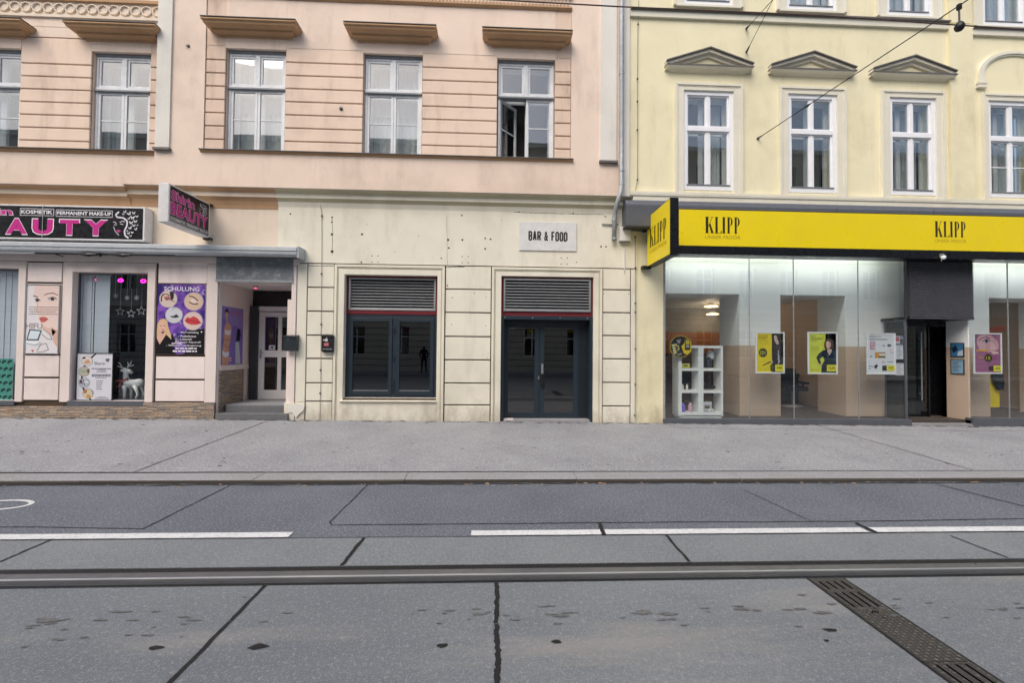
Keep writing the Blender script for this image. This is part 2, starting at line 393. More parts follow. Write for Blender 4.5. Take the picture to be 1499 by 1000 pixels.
def sheet(name, x0, x1, y0, y1, z, mat):
    m = MB(); m.poly([(x0, y0, z), (x1, y0, z), (x1, y1, z), (x0, y1, z)], mat); return struct(m, name)
sheet('bike_lane', -22, 22, -5.13, KY+.01, 0, 'bike_asphalt')
m = MB(); m.box(-22, 22, RY0, -5.13, -.1, .002, 'slab_strip'); struct(m, 'track_verge')
m = MB(); m.box(-22, 2.221, -8.6, RY1, -.1, 0, 'tram_slab'); m.box(2.499, 22, -8.6, RY1, -.1, 0, 'tram_slab'); m.box(2.221, 2.499, -8.6, -7.5, -.1, 0, 'tram_slab'); struct(m, 'tram_track_slab')
sheet('road', -22, 22, -16.6, -8.6, -.002, 'far_road')
m = MB(); m.box(-22, 22, -20, -16.6, -.1, .12, 'sidewalk_asphalt'); struct(m, 'far_sidewalk')
# cracks, sealed joints, markings: thin sheets
def ribbon(m, pts, w, z, mat, jag=.25, step=.04):
    L = []
    for (a, b), (c, d) in zip(pts, pts[1:]):
        q = math.hypot(c-a, d-b); n = max(int(q/step), 1)
        for i in range(n): L.append((a+(c-a)*i/n, b+(d-b)*i/n, (c-a)/q, (d-b)/q))
        last = (c, d, (c-a)/q, (d-b)/q)
    L.append(last); pv = None; ph = 0
    for (x, y, dx, dy) in L:
        ph = ph*.8+random.uniform(-1, 1)*w*jag*.5; w0 = w/2*(1+random.uniform(-jag, jag)); w1 = w/2*(1+random.uniform(-jag, jag))
        zz = z(x, y) if callable(z) else z
        a = (x-dy*(w0+ph), y+dx*(w0+ph), zz); b = (x+dy*(w1-ph), y-dx*(w1-ph), zz)
        if pv: m.poly([pv[0], pv[1], b, a], mat)
        pv = (a, b)
m = MB(); zz = .004
ribbon(m, [(.03, RY1), (.03, -8.0)], .028, zz, 'tar', .26, .013)
ribbon(m, [(-1.53, RY1), (-1.53, -8.0)], .024, zz, 'tar', .2)
ribbon(m, [(-1.09, -5.14), (-1.11, RY0)], .03, .006, 'tar', .3)
ribbon(m, [(1.50, -5.14), (1.50, RY0)], .022, .006, 'tar', .3)
ribbon(m, [gr(1390, 785), gr(1476, 818)], .018, .006, 'crack', .3)
ribbon(m, [gr(75, 791), gr(0, 824)], .02, .006, 'crack', .3)
ribbon(m, [(-3.06, -3.70), (-3.07, -4.92)], .017, zz, 'crack', .4); ribbon(m, [gr(210, 775), gr(100, 773), gr(0, 772)], .012, zz, 'crack', .3)
ribbon(m, [(-1.48, -3.70), (-1.5, -4.80), (-1.46, -4.87), (1.0, -4.855), (3.4, -4.87), gr(1499, 760)], .014, zz, 'crack', .4)
ribbon(m, [gr(878, 768), gr(884, 785)], .035, .012, 'tar', .3); ribbon(m, [gr(1253, 767), gr(1285, 782)], .03, .012, 'tar', .3)
ribbon(m, [gr(1370, 709), gr(1440, 727), gr(1499, 742)], .02, zz, 'crack', .4); ribbon(m, [gr(1085, 716), gr(1190, 765)], .008, zz, 'crack', .4)
ribbon(m, [(-22, KY-.03), (22, KY-.03)], .05, .003, 'crack', .5, .1)
ribbon(m, [(-22, -5.132), (22, -5.132)], .008, .006, 'crack', .4, .1)
struct(m, 'sealed_joints')
def blot(cx, cy, rx, ry, z, mat, n=14, k=.35):
    m.poly([(cx+rx*cos(t)*(1+random.uniform(-k, k)), cy+ry*sin(t)*(1+random.uniform(-k, k)), z) for t in [2*pi*i/n for i in range(n)]], mat)
m = MB(); sz = lambda x, y: swz(x, y)+.004
ribbon(m, [(-4.5, .3), (-4.42, KY+.3)], .014, sz, 'crack', .3); ribbon(m, [(6.8, -.1), (6.4, KY+.3)], .014, sz, 'crack', .3)
ribbon(m, [(3.55, -.02), (3.66, -.55), (11, -.62)], .012, sz, 'crack', .3); ribbon(m, [(-22, KY+.285), (22, KY+.285)], .014, sz, 'crack', .4, .1)
struct(m, 'sidewalk_joints')
m = MB()
for i in range(420):
    x, y = random.uniform(-11, 12), random.uniform(KY+.3, -.1); r_ = random.uniform(.008, .024); blot(x, y, r_, r_, swz(x, y)+.0045, random.choice(['crack', 'stain', 'stain', 'kerb_granite']), 7)
for i in range(160):
    x = random.uniform(-11, 12); y = KY-.02-abs(random.gauss(0, .05)); r_ = random.uniform(.006, .02); blot(x, y, r_*1.5, r_, .0055, random.choice(['crack', 'kerb_granite', 'stain', 'sand_moulding']), 6)
for i in range(260):
    x = random.uniform(-11, 12); y = -.075-abs(random.gauss(0, .04)); r_ = random.uniform(.01, .04); blot(x, y, r_*2, r_*.7, swz(x, y)+.005, 'kerb_dirt', 8)
struct(m, 'pavement_dirt')
m = MB()
def mark(x0, x1, s0=0, s1=0):
    n = 40; y0, y1 = -5.118, -5.018; pv = None
    for i in range(n+1):
        x = x0+(x1-x0)*i/n; a = (x+(s0 if i == 0 else s1 if i == n else 0), y0+random.uniform(-.002, .002), .007); b = (x, y1+random.uniform(-.002, .002), .007)
        if pv: m.poly([pv[0], a, b, pv[1]], 'road_white')
        pv = (a, b)
mark(-9, -1.73); mark(-.19, .955, .0); mark(.985, 3.36); mark(3.42, 9)
struct(m, 'lane_marking')
m = MB()
cx, cy = gr(45, 740); cx -= .18
for (ccx) in (cx-.12, cx-.12-1.0):
    n = 36; R0, R1 = .30, .255
    for i in range(n):
        a, b = 2*pi*i/n, 2*pi*(i+1)/n
        m.poly([(ccx+R1*cos(a), cy+.155*sin(a)*.74, .005), (ccx+R0*cos(a), cy+.155*sin(a), .005), (ccx+R0*cos(b), cy+.155*sin(b), .005), (ccx+R1*cos(b), cy+.155*sin(b)*.74, .005)], 'road_white')
for p in ([(-.12, 0), (-.3, .06), (-.8, .07), (-1.12, 0)], [(-.3, .06), (-.62, -.05), (-.8, .07)], [(-.12, .0), (-.32, .1), (-.22, .12)]):
    for (a, b), (c, d) in zip(p, p[1:]):
        q = math.hypot(c-a, d-b); nx_, ny_ = -(d-b)/q*.015, (c-a)/q*.015
        m.poly([(cx+a+nx_, cy+b+ny_, .0055), (cx+c+nx_, cy+d+ny_, .0055), (cx+c-nx_, cy+d-ny_, .0055), (cx+a-nx_, cy+b-ny_, .0055)], 'road_white')
struct(m, 'bicycle_marking')
# worn spots and oil stains on the slab
m = MB()
for (px, py, rx, ry) in ((227, 950, .05, .02), (378, 948, .055, .028), (648, 946, .05, .022), (815, 941, .045, .018), (1213, 923, .05, .02), (1210, 939, .02, .012)):
    x, y = gr(px, py); blot(x, y, rx*.8, ry*.8, .004, 'tar', 7, .4)
for i in range(110):
    x = random.uniform(-4.2, 4.8); y = random.gauss(-6.22, .07); r_ = random.uniform(.006, .022)*(1.8 if random.random() < .1 else 1)
    blot(x, y, r_*1.7, r_*.4, .0042, 'stain', 11, .5)
for (px, py, r_) in ((72, 910, .12), (145, 909, .06), (700, 900, .09), (822, 903, .09), (940, 898, .13), (1085, 893, .1), (1170, 893, .08), (1205, 898, .1), (35, 948, .05), (385, 911, .05)):
    x, y = gr(px, py); blot(x, y, r_*.5, r_*.15, .0044, 'stain', 22, .45)
struct(m, 'road_stains')

# tram rail
r = empty('tram_rail', (0, -5.73, 0), 'grooved steel tram rail set in the road below the broken white lane line', 'tram rail')
m = MB(); m.box(-22, 22, RY0-.06, RY0, -.1, -.003, 'tar'); m.box(-22, 22, RY1, RY1+.035, -.1, -.006, 'tar'); part(m, 'joint_sealant', r)
m = MB(); m.box(-22, 22, RY0-.13, RY0-.06, -.1, .001, 'steel_worn'); m.box(-22, 22, RY0-.15, RY0-.13, -.1, .0035, 'steel_bright'); part(m, 'rail_head', r, bevel=.004)
m = MB(); m.box(-22, 22, RY0-.185, RY0-.15, -.1, -.035, 'hole_black'); part(m, 'rail_groove', r)
m = MB(); m.box(-22, 22, RY1+.035, RY0-.185, -.1, .0, 'steel_dull'); part(m, 'rail_lip', r, bevel=.004)

# drainage channel plates across the track
DX0, DX1 = 2.225, 2.495
def drain(y0, y1, slots, label, holes=True):
    r = empty('drain_cover', ((DX0+DX1)/2, (y0+y1)/2, 0), label, 'drain cover', 'cast iron drain covers across the tram track')
    m = MB(); H = []
    for (a, b) in slots:
        for k in range(4): c = DX0+.055+k*.053; H.append((c-.0075, c+.0075, a, b))
    xs = sorted({DX0+.012, DX1-.012, *[h[0] for h in H], *[h[1] for h in H]}); ys = sorted({y0, y1, *[h[2] for h in H], *[h[3] for h in H]})
    for a, b in zip(xs, xs[1:]):
        for c, d in zip(ys, ys[1:]):
            if any(h[0] < (a+b)/2 < h[1] and h[2] < (c+d)/2 < h[3] for h in H): m.poly([(a, c, -.02), (b, c, -.02), (b, d, -.02), (a, d, -.02)], 'hole_black')
            else: m.poly([(a, c, .004), (b, c, .004), (b, d, .004), (a, d, .004)], 'cast_iron')
    for h in H:
        a, b, c, d = h
        for q in ([(a, c), (a, d)], [(b, c), (b, d)], [(a, c), (b, c)], [(a, d), (b, d)]): m.poly([(*q[0], .004), (*q[1], .004), (*q[1], -.02), (*q[0], -.02)], 'hole_black')
    GP = m; m = MB(); m.box(DX0-.004, DX0+.012, y0, y1, -.02, .0025, 'tar'); m.box(DX1-.012, DX1+.004, y0, y1, -.02, .0025, 'tar'); part(m, 'frame', r)
    m = MB(); n = 0; y = y0+.012
    while y < y1-.005:
        for k in range(8):
            x = DX0+.03+k*.03+(.0 if n % 2 else .0); a = pi/4 if (n+k) % 2 else -pi/4
            if any(h[0]-.006 < x < h[1]+.006 and h[2]-.006 < y < h[3]+.006 for h in H): continue
            dx, dy = cos(a)*.010, sin(a)*.010; ex, ey = -sin(a)*.0032, cos(a)*.0032
            m.poly([(x-dx, y-dy, .005), (x+ex, y+ey, .0085), (x+dx, y+dy, .005)], 'iron_tread'); m.poly([(x-dx, y-dy, .005), (x+dx, y+dy, .005), (x-ex, y-ey, .0085)], 'iron_tread')
        y += .022; n += 1
    part(m, 'tread', r)
    m = GP
    if holes:
        yc = (y0+y1)/2
        for (x, y) in ((DX0+.16, yc+.05), (DX0+.13, yc-.05)): m.zprism([(x+.009*cos(t), y+.006*sin(t)) for t in [2*pi*i/10 for i in range(10)]], .004, .0055, 'hole_black')
        m.tube([(DX0+.13+.02*cos(t), yc+.016*sin(t), .007) for t in [pi*i/8 for i in range(9)]], .003, 'hole_black', 6)
    part(m, 'grate_plate', r)
drain(-6.66, RY1-.002, [(-5.99, -5.895), (-6.19, -6.03)], 'drain cover nearest the rail with two rows of long slots')
drain(-7.5, -6.664, [(-6.76, -6.55), (-7.1, -6.9)][:1] and [(-6.86, -6.68), (-7.1, -6.92)], 'drain cover at the lower edge of the picture, farther from the rail', False)

# ================================================================= PINK BUILDING
pink = empty('apartment_building', (-4, 0, 0), 'pink and cream rendered old building holding the beauty shop and the closed bar', 'building')
ZC = 4.86                      # cornice top
WIN = [(-10.85, -9.69, 5.60, 7.60, 6.86, 6.96, .10), (-8.27, -7.14, 5.60, 7.60, 6.86, 6.96, .10), (-5.54, -4.375, 5.625, 7.70, 6.94, 7.03, 0), (-2.76, -1.58, 5.625, 7.70, 6.94, 7.03, 0), (.015, 1.195, 5.625, 7.70, 6.94, 7.03, 0)]
m = MB()
m.wall(-6.9, 2.63, ZC-.1, 13, [(a-.01, b+.01, c-.01, d+.05) for a, b, c, d, *_ in WIN[2:]], 0, .3, 'groove_pink', 'pink_plaster')
m.wall(-12, -6.9, ZC-.3, 13, [(a-.01, b+.01, c-.01, d+.05) for a, b, c, d, *_ in WIN[:2]], .10, .3, 'groove_pink', 'pink_plaster')
m.poly([(-6.9, 0, ZC-.3), (-6.9, .1, ZC-.3), (-6.9, .1, 13), (-6.9, 0, 13)], 'pink_plaster')
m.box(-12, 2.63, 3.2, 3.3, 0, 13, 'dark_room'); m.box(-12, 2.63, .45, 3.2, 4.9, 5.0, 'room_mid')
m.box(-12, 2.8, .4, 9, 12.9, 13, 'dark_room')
part(m, 'wall', pink)
m = MB()
GZ = [5.853+.2745*k for k in range(8)]                        # grooves of the main part
def field(x0, x1, top, mat='pink_plaster', gz=GZ, y=0, t=.03, zs=5.64):
    z = zs
    for g in gz+[top]:
        if g > top: break
        m.panel(x0, x1, z+.011, g-.011 if g < top else g, y, t, .008, mat); z = g
g = GZ
field(-5.945, -5.56, g[7], 'pink_quoin'); field(-4.35, -2.78, g[7]); field(-1.56, -.005, g[7]); field(1.215, 1.545, g[7], 'pink_quoin')
m.box(-5.945, -5.56, -.03, 0, g[7]+.011, 8.80, 'pink_quoin'); m.box(1.215, 1.545, -.03, 0, g[7]+.011, 8.80, 'pink_quoin')
m.box(-4.35, -2.78, -.03, 0, g[7]+.011, 8.80, 'pink_flat'); m.box(-1.56, -.005, -.03, 0, g[7]+.011, 8.80, 'pink_flat')
for a, b in ((-5.56, -4.35), (-2.78, -1.56), (-.005, 1.215)): m.box(a, b, -.034, 0, 7.75, 8.80, 'pink_flat')
m.box(-6.9, -5.953, -.05, 0, ZC-.02, 13, 'pink_flat'); m.box(1.552, 2.17, -.05, 0, ZC-.02, 13, 'pink_flat'); m.box(2.51, 2.63, -.05, 0, ZC-.02, 13, 'pink_flat')
m.box(-5.953, 1.552, -.05, 0, ZC-.02, 5.585, 'pink_flat'); m.box(2.17, 2.51, -.05, 0, ZC-.02, 5.585, 'pink_flat'); m.box(-5.953, 1.552, -.05, 0, 8.86, 13, 'pink_flat')
gl = [5.776+.2635*k for k in range(8)]
field(-9.67, -8.29, gl[7]+.0, 'pink_plaster', gl, .10, .03, 5.60); field(-7.12, -6.9, gl[7], 'pink_quoin', gl, .10, .03, 5.60); field(-12, -10.87, gl[7], 'pink_plaster', gl, .1, .03, 5.6)
for k in (7,):
    m.panel(-9.67, -8.29, gl[7]+.011, gl[7]+.27, .10, .03, .008, 'pink_plaster'); m.box(-9.67, -8.29, .07, .10, gl[7]+.29, 8.12, 'pink_flat')
m.box(-7.12, -6.9, .07, .10, gl[7]+.011, 8.12, 'pink_quoin')
for a, b in ((-10.87, -9.67), (-8.29, -7.12)): m.box(a, b, .066, .10, 7.65, 8.12, 'pink_flat')
m.box(-12, -6.9, .05, .10, ZC-.1, 5.56, 'pink_flat')
part(m, 'rusticated_render', pink)
# whitish pilasters with foot ledge
for (a, b, z0) in ((-6.88, -6.60, 5.62), (2.17, 2.51, 5.60)):
    m = MB(); m.box(a, b, -.085, 0, z0, 13, 'white_plaster'); m.box(a-.02, b+.03, -.12, 0, z0-.045, z0, 'flashing'); part(m, 'pilaster', pink)
# sill courses
def course(x0, x1, z, y0, d, h, mat, name, root, top='flashing'):
    m = MB(); m.sweepx([(y0, z), (y0-d, z-.012), (y0-d, z-.024), (y0-d*.6, z-.028), (y0-d*.45, z-h*.7), (y0-.0, z-h)], x0, x1, mat, [top, top, top, mat, mat, mat]); return part(m, name, root)
course(-6.0, 1.6, 5.63, -.05, .07, .07, 'sand_moulding', 'sill_course', pink); course(-12, -6.9, 5.60, .05, .08, .09, 'sand_moulding', 'sill_course', pink)
# frieze with rings, frieze with flutes
m = MB(); zA, zB = Zz(120, 24, .07), Zz(120, 2, .07)
m.box(-12, -6.9, .03, .10, zA-.05, zA, 'sand_light'); m.box(-12, -6.9, .03, .10, zB-.01, zB+.05, 'sand_moulding'); m.box(-12, -6.9, .075, .10, zA, zB-.01, 'sand_light'); m.box(-12, -6.9, .06, .1, zB+.05, 13, 'pink_flat'); m.box(-12, -6.9, .065, .1, 8.12, zA-.05, 'pink_flat')
px = 0; rr = .105; x = -6.985-.02; zc = (zA+zB)/2
while x > -12:
    n = 20
    R = [[(x+(rr*.88+.014*cos(p))*cos(q), .062+.018*sin(p), zc+(rr*.88+.014*cos(p))*sin(q)) for p in [2*pi*j/6 for j in range(6)]] for q in [2*pi*i/n for i in range(n+1)]]
    m.rings(R, 'sand_light', cap=False); x -= .2155
part(m, 'ring_frieze', pink)
m = MB(); m.sweepx([(0, 8.80), (-.06, 8.80), (-.09, 8.83), (-.09, 8.86), (0, 8.87)], -5.945, 1.56, 'sand_moulding')
x = -5.9
while x < 1.5: m.box(x, x+.035, -.075, -.045, 8.90, 9.02, 'pink_quoin'); x += .075
m.box(-5.945, 1.56, -.10, 0, 9.04, 9.10, 'sand_moulding'); part(m, 'fluted_frieze', pink)
# hood mouldings over windows
def hood(cx, hw, z, y0):
    m = MB(); pr = [(0, z-.10), (.03, z-.10), (.035, z-.07), (.07, z-.05), (.13, z-.045), (.14, z-.01), (.20, z), (.26, z+.01), (.275, z+.055), (.30, z+.06), (.30, z+.085), (0, z+.10)]
    R = [[(cx-(hw+p*.75), y0, zz) for p, zz in pr], [(cx-(hw+p*.75), y0-p, zz) for p, zz in pr], [(cx+(hw+p*.75), y0-p, zz) for p, zz in pr], [(cx+(hw+p*.75), y0, zz) for p, zz in pr]]
    m.rings(R, 'sand_moulding')
    m.box(cx-hw-.225, cx+hw+.225, y0-.312, y0, z+.0995, z+.112, 'flashing'); part(m, 'window_hood', pink)
for a, b, *_ in WIN[2:]: hood((a+b)/2+.0, .70, 8.06, -.034)
for a, b, *_ in WIN[:2]: hood((a+b)/2, .66, 7.95, .066)
# windows
def sash(m, x0, x1, z0, z1, y, bar=None, w=.042, mat='window_grey'):
    m.ring(x0, x1, z0, z1, w, y, y+.04, mat)
    if bar: m.box(x0+w, x1-w, y+.008, y+.034, bar-.010, bar+.010, mat)
def curtain(x0, x1, z0, z1, y, amp, waves, mat, swag=0, n=60):
    m = MB(); pv = None
    for i in range(n+1):
        t = i/n; x = x0+(x1-x0)*t; yy = y+amp*sin(t*waves*2*pi+sin(t*9)); zt = z1-swag*abs(sin(t*pi*2))**.7
        if pv: m.poly([(pv[0], pv[1], z0), (x, yy, z0), (x, yy, zt), (pv[0], pv[1], pv[2])], mat)
        pv = (x, yy, zt)
    return m
def pink_window(i):
    x0, x1, z0, z1, ta, tb, dy = WIN[i]; y = dy+.06; cx = (x0+x1)/2; m = MB()
    m.ring(x0, x1, z0, z1, .045, y, y+.12, 'window_grey')
    m.box(x0-.0, x1+.0, y-.035, y+.11, ta, ta+.035, 'transom_dark'); m.box(x0, x1, y-.012, y+.11, ta+.035, tb, 'window_grey')  # lower strip coloured darker to paint in the transom's shade
    m.box(x0-.01, x1+.01, y-.06, y+.05, z0-.03, z0+.012, 'flashing'); m.box(x0, x1, y-.03, y+.1, z1-.0, z1+.05, 'transom_dark')
    m.box(cx-.045, cx+.045, y-.008, y+.08, tb, z1-.045, 'window_grey')
    wd = part(m, 'window', pink, bevel=.004)
    def P(name, fn, par=wd, **k): mm = MB(); fn(mm); return part(mm, name, par, **k)
    us = .045; bar = z0+(ta-z0)*.53
    for a, b in ((x0+us, cx-.045), (cx+.045, x1-us)):
        P('upper_sash', lambda q: sash(q, a, b, tb, z1-us, y+.015)); P('pane', lambda q: q.box(a+.03, b-.03, y+.03, y+.036, tb+.03, z1-us-.03, 'window_glass'))
    for k, (a, b) in enumerate(((x0+us, cx-.004), (cx+.004, x1-us))):
        def s2(q): sash(q, a, b, z0+.012, ta, y+.012, bar, .048)
        def p2(q): q.box(a+.035, b-.035, y+.03, y+.036, z0+.05, ta-.04, 'window_glass')
        if i == 4 and k == 0:
            for nm, fn in (('open_sash', s2), ('pane', p2)):
                mm = MB(); fn(mm); an = radians(46); mm.v = [(a+(vx-a)*cos(an)-(vy-y)*sin(an), y+(vx-a)*sin(an)+(vy-y)*cos(an), vz) for vx, vy, vz in mm.v]
                o = part(mm, nm, wd)
                if nm == 'open_sash': o['label'] = 'window sash swung open inwards'
        else:
            P('lower_sash', s2); P('pane', p2)
    # inner window, 16 cm behind
    def inner(q):
        yy = y+.19; q.ring(x0+.02, x1-.02, z0, z1, .08, yy, yy+.05, 'window_white'); q.box(cx-.06, cx+.06, yy, yy+.05, z0, z1, 'window_white') if i != 4 else q.box(cx+.0, cx+.08, yy, yy+.05, z0, z1, 'window_white'); q.box(x0+.1, x1-.1, yy, yy+.05, ta, tb, 'window_white')
    P('inner_frame', inner)
    if i in (2, 3): part(curtain(x0+.03, x1-.03, z0, z1, y+.30, .012, 9, 'net_curtain'), 'net_curtain', wd); part(curtain(x0+.05, x1-.05, ta-.34, ta-.02, y+.27, .015, 5, 'net_curtain', .0), 'pelmet', wd)
    if i in (0, 1): part(curtain(x0+.03, cx-.1, z0, z1, y+.32, .02, 5, 'net_curtain'), 'net_curtain', wd)
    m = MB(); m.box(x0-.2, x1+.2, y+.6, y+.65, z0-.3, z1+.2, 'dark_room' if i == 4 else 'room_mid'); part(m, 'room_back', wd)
for i in range(5): pink_window(i)

# main cornice between ground floor and first floor
def cornice(x0, x1, zt, mat, matl, mat2):
    m = MB(); z = zt
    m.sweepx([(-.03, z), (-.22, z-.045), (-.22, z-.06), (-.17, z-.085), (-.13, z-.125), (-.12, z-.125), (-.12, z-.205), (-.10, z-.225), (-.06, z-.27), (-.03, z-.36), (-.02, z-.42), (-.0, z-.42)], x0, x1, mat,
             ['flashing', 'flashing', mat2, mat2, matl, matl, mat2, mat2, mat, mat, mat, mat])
    return part(m, 'cornice', pink)
cornice(-12, -7.35, ZC-.045, 'sand_moulding', 'sand_light', 'sand_moulding'); cornice(-7.35, -4.44, ZC, 'sand_moulding', 'sand_light', 'sand_moulding'); cornice(-4.44, 2.83, ZC, 'cream_plaster', 'cream_moulding', 'cream_shade')  # darker cream paints in the shade of soffit and cove

# ---- cream ground floor
WX0, WX1, WZ0, WZ1 = -3.085, -1.195, .60, 3.13
DX_0, DX_1, DZ1 = .123, 2.055, 3.15
m = MB()
m.wall(-4.44, -4.13, 3.46, ZC-.38, [], 0, .1, 'groove_dark')
m.wall(-4.13, 2.97, 0, ZC-.38, [(WX0, WX1, WZ0, WZ1), (DX_0, DX_1, 0, DZ1)], 0, .3, 'groove_dark', 'cream_plaster')
m.poly([(-4.13, 0, 0), (-4.13, .3, 0), (-4.13, .3, 3.5), (-4.13, 0, 3.5)], 'cream_plaster')
m.box(-4.0, 2.97, 1.6, 1.7, 0, 4.6, 'dark_room'); m.box(-4.0, 2.97, .3, 1.7, -.05, .14, 'dark_room'); m.box(-4.0, 2.97, .3, 1.7, 3.5, 3.6, 'dark_room'); m.box(-4.05, -4.0, .3, 1.7, 0, 4.6, 'dark_room')
part(m, 'bar_wall', pink)
m = MB(); GT = 3.345; t = .032
m.box(-4.44, 2.97, -t, 0, GT+.012, ZC-.38, 'cream_plaster')
def pil(x0, x1, zs):
    z = GT
    for q in zs: m.panel(x0+.010, x1-.010, q+.013, z-.013, 0, t, .007, 'cream_plaster'); z = q
m.panel(-4.03, -3.84, .52, GT-.01, 0, t, .006, 'cream_plaster')
m.panel(-4.03, -3.84, .05, .51, 0, t+.01, .006, 'cream_moulding')
pil(-3.83, -3.29, [2.854, 2.364, 1.874, 1.4, .906, .531, .05]); pil(-1.035, -.085, [2.858, 2.375, 1.878, 1.397, .917, .467, .03]); pil(2.245, 2.84, [2.895, 2.413, 1.931, 1.443, .95, .457, .03])
m.panel(2.85, 2.965, .03, GT-.01, 0, t-.01, .004, 'cream_moulding')
RUST = m
m = MB()
for (a, b, c, d, oa, ob, oc) in ((-3.28, -1.045, .03, GT-.015, WX0, WX1, WZ0), (-.075, 2.235, .03, GT-.015, DX_0, DX_1, 0)):
    zt = WZ1 if c == .03 and oa == WX0 else DZ1
    # outer fillet, flat band, inner roll
    m.box(a, a+.05, -.06, 0, c, d, 'cream_moulding'); m.box(b-.05, b, -.06, 0, c, d, 'cream_moulding'); m.box(a+.05, b-.05, -.06, 0, d-.05, d, 'cream_moulding')
    m.box(a+.05, oa, -.042, 0, c, d-.05, 'cream_moulding'); m.box(ob, b-.05, -.042, 0, c, d-.05, 'cream_moulding'); m.box(oa, ob, -.042, 0, zt, d-.05, 'cream_moulding')
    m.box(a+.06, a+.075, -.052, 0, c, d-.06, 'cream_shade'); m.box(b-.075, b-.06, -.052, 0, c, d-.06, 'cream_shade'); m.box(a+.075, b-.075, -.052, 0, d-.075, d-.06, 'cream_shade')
m.box(WX0, WX1, -.042, 0, .03, WZ0-.06, 'cream_moulding')
part(m, 'opening_surround', pink, bevel=.004)
m = MB(); m.sweepx([(.25, WZ0-.03), (-.085, WZ0-.045), (-.09, WZ0-.06), (-.05, WZ0-.075), (.25, WZ0-.075)], WX0-.05, WX1+.0, 'cream_moulding'); part(m, 'window_sill', pink)
# screw plates, plugged holes, cracks on the cream render
m = RUST
def dot(px, py, r, mat='hole_black', y=-.0335):
    x, z = at(px, py, y); m.poly([(x+r*cos(t)*random.uniform(.7, 1.2), y, z+r*sin(t)*random.uniform(.7, 1.2)) for t in [2*pi*i/8 for i in range(8)]], mat)
for cx_, cy_ in ((549, 379), (681, 380), (826, 382)):
    for ax, ay in ((-4.5, -4.5), (4.5, -4.5), (-4.5, 4.5), (4.5, 4.5)): dot(cx_+ax, cy_+ay, .012)
    x, z = at(cx_, cy_, -.034); m.poly([(x-.055, -.034, z-.055), (x+.055, -.034, z-.055), (x+.055, -.034, z+.055), (x-.055, -.034, z+.055)], 'cream_moulding')
for a in ((486, 318, .02), (486, 325, .02), (486, 343, .025), (486, 368, .03), (530, 343, .025), (656, 351, .025), (657, 363, .02), (677, 351, .02), (710, 349, .018), (718, 350, .022), (710, 364, .022), (646, 378, .015), (613, 345, .01), (425, 313, .02), (676, 315, .018), (880, 361, .02), (887, 361, .018), (529, 384, .018), (844, 384, .012), (694, 429, .012), (712, 435, .009), (711, 477, .009), (884, 430, .01), (920, 430, .01), (885, 487, .008), (920, 487, .008), (662, 436, .012), (661, 475, .01), (655, 418, .015), (886, 317, .02), (760, 310, .016), (839, 312, .016), (713, 524, .008), (888, 540, .008), (919, 538, .008)):
    dot(*a, mat='hole_black' if a[2] < .016 else 'crack')
for i in range(16):
    dot(random.uniform(450, 920), random.uniform(312, 384), random.uniform(.004, .01), 'crack')
def wcrack(pts, w, y=-.0338):
    pts = [at(a, b, y) for a, b in pts]; mm = MB(); ribbon(mm, pts, w, 0, 'crack', .5, .03)
    for f in mm.f: m.poly([(mm.v[k][0], y, mm.v[k][1]) for k in f], 'crack')
wcrack([(752, 310), (790, 312), (838, 313), (884, 314)], .008); wcrack([(486, 318), (487, 345), (486, 372)], .007); wcrack([(654, 312), (655, 388)], .004)
wcrack([(450, 389), (520, 388.5), (600, 391), (680, 391)], .012); 
part(m, 'rusticated_render', pink)

# ---- louvred panels and dark joinery of the bar
def louvre(x0, x1, z0, z1, y, root, label):
    f = MB(); f.ring(x0, x1, z0, z1, .035, y, y+.05, 'aluminium'); fr = part(f, 'louvre', root, bevel=.003); fr['label'] = label
    b = MB(); n = 10; h = (z1-z0-.07)/n
    for k in range(n):
        z = z0+.035+k*h; b.rings([[(xx, y+.004, z+.0), (xx, y+.010, z-.006), (xx, y+.046, z+h*.40), (xx, y+.040, z+h*.48)] for xx in (x0+.036, x1-.036)], 'louvre_blade')
    part(b, 'blades', fr); b = MB(); b.box(x0+.03, x1-.03, y+.07, y+.08, z0, z1, 'louvre_back'); part(b, 'backing', fr)
def reds(x0, x1, z0, z1, y, root, bot=.07):
    f = MB(); f.ring(x0, x1, z0, z1, .04, y, y+.12, 'oxide_red', wb=bot, wt=.035); part(f, 'red_frame', root)
wy = .10
reds(WX0+.0, WX1-.0, 2.33, WZ1, wy-.01, pink); louvre(WX0+.05, WX1-.05, 2.41, WZ1-.045, wy-.02, pink, 'louvred vent above the bar window')
m = MB(); z0, z1 = WZ0, 2.325; cx = (WX0+WX1)/2+.05; m.ring(WX0, WX1, z0, z1, .075, wy, wy+.08, 'anthracite', wb=.06); m.box(cx-.035, cx+.035, wy-.006, wy+.08, z0+.06, z1-.075, 'anthracite')
bw = part(m, 'bar_window', pink, bevel=.004)
for a, b in ((WX0+.075, cx-.035), (cx+.035, WX1-.075)):
    m = MB(); m.ring(a+.003, b-.003, z0+.06, z1-.075, .075, wy-.02, wy+.05, 'anthracite', wb=.08); part(m, 'casement', bw, bevel=.004)
    m = MB(); m.box(a+.07, b-.07, wy+.01, wy+.016, z0+.13, z1-.15, 'dark_glass'); part(m, 'pane', bw)
    m = MB(); m.box(a+.078, b-.078, wy-.008, wy+.004, z0+.141, z0+.152, 'aluminium'); part(m, 'glazing_bead', bw)
m = MB(); m.tube([(cx, wy-.035, z0+.1), (cx, wy-.035, z0+.35)], .008, 'anthracite_dark'); m.tube([(cx, wy-.03, z0+.75), (cx, wy-.03, z0+.85)], .01, 'anthracite_dark'); m.tube([(cx, wy-.03, z0+1.35), (cx, wy-.03, z0+1.45)], .01, 'anthracite_dark'); part(m, 'hinge', bw)
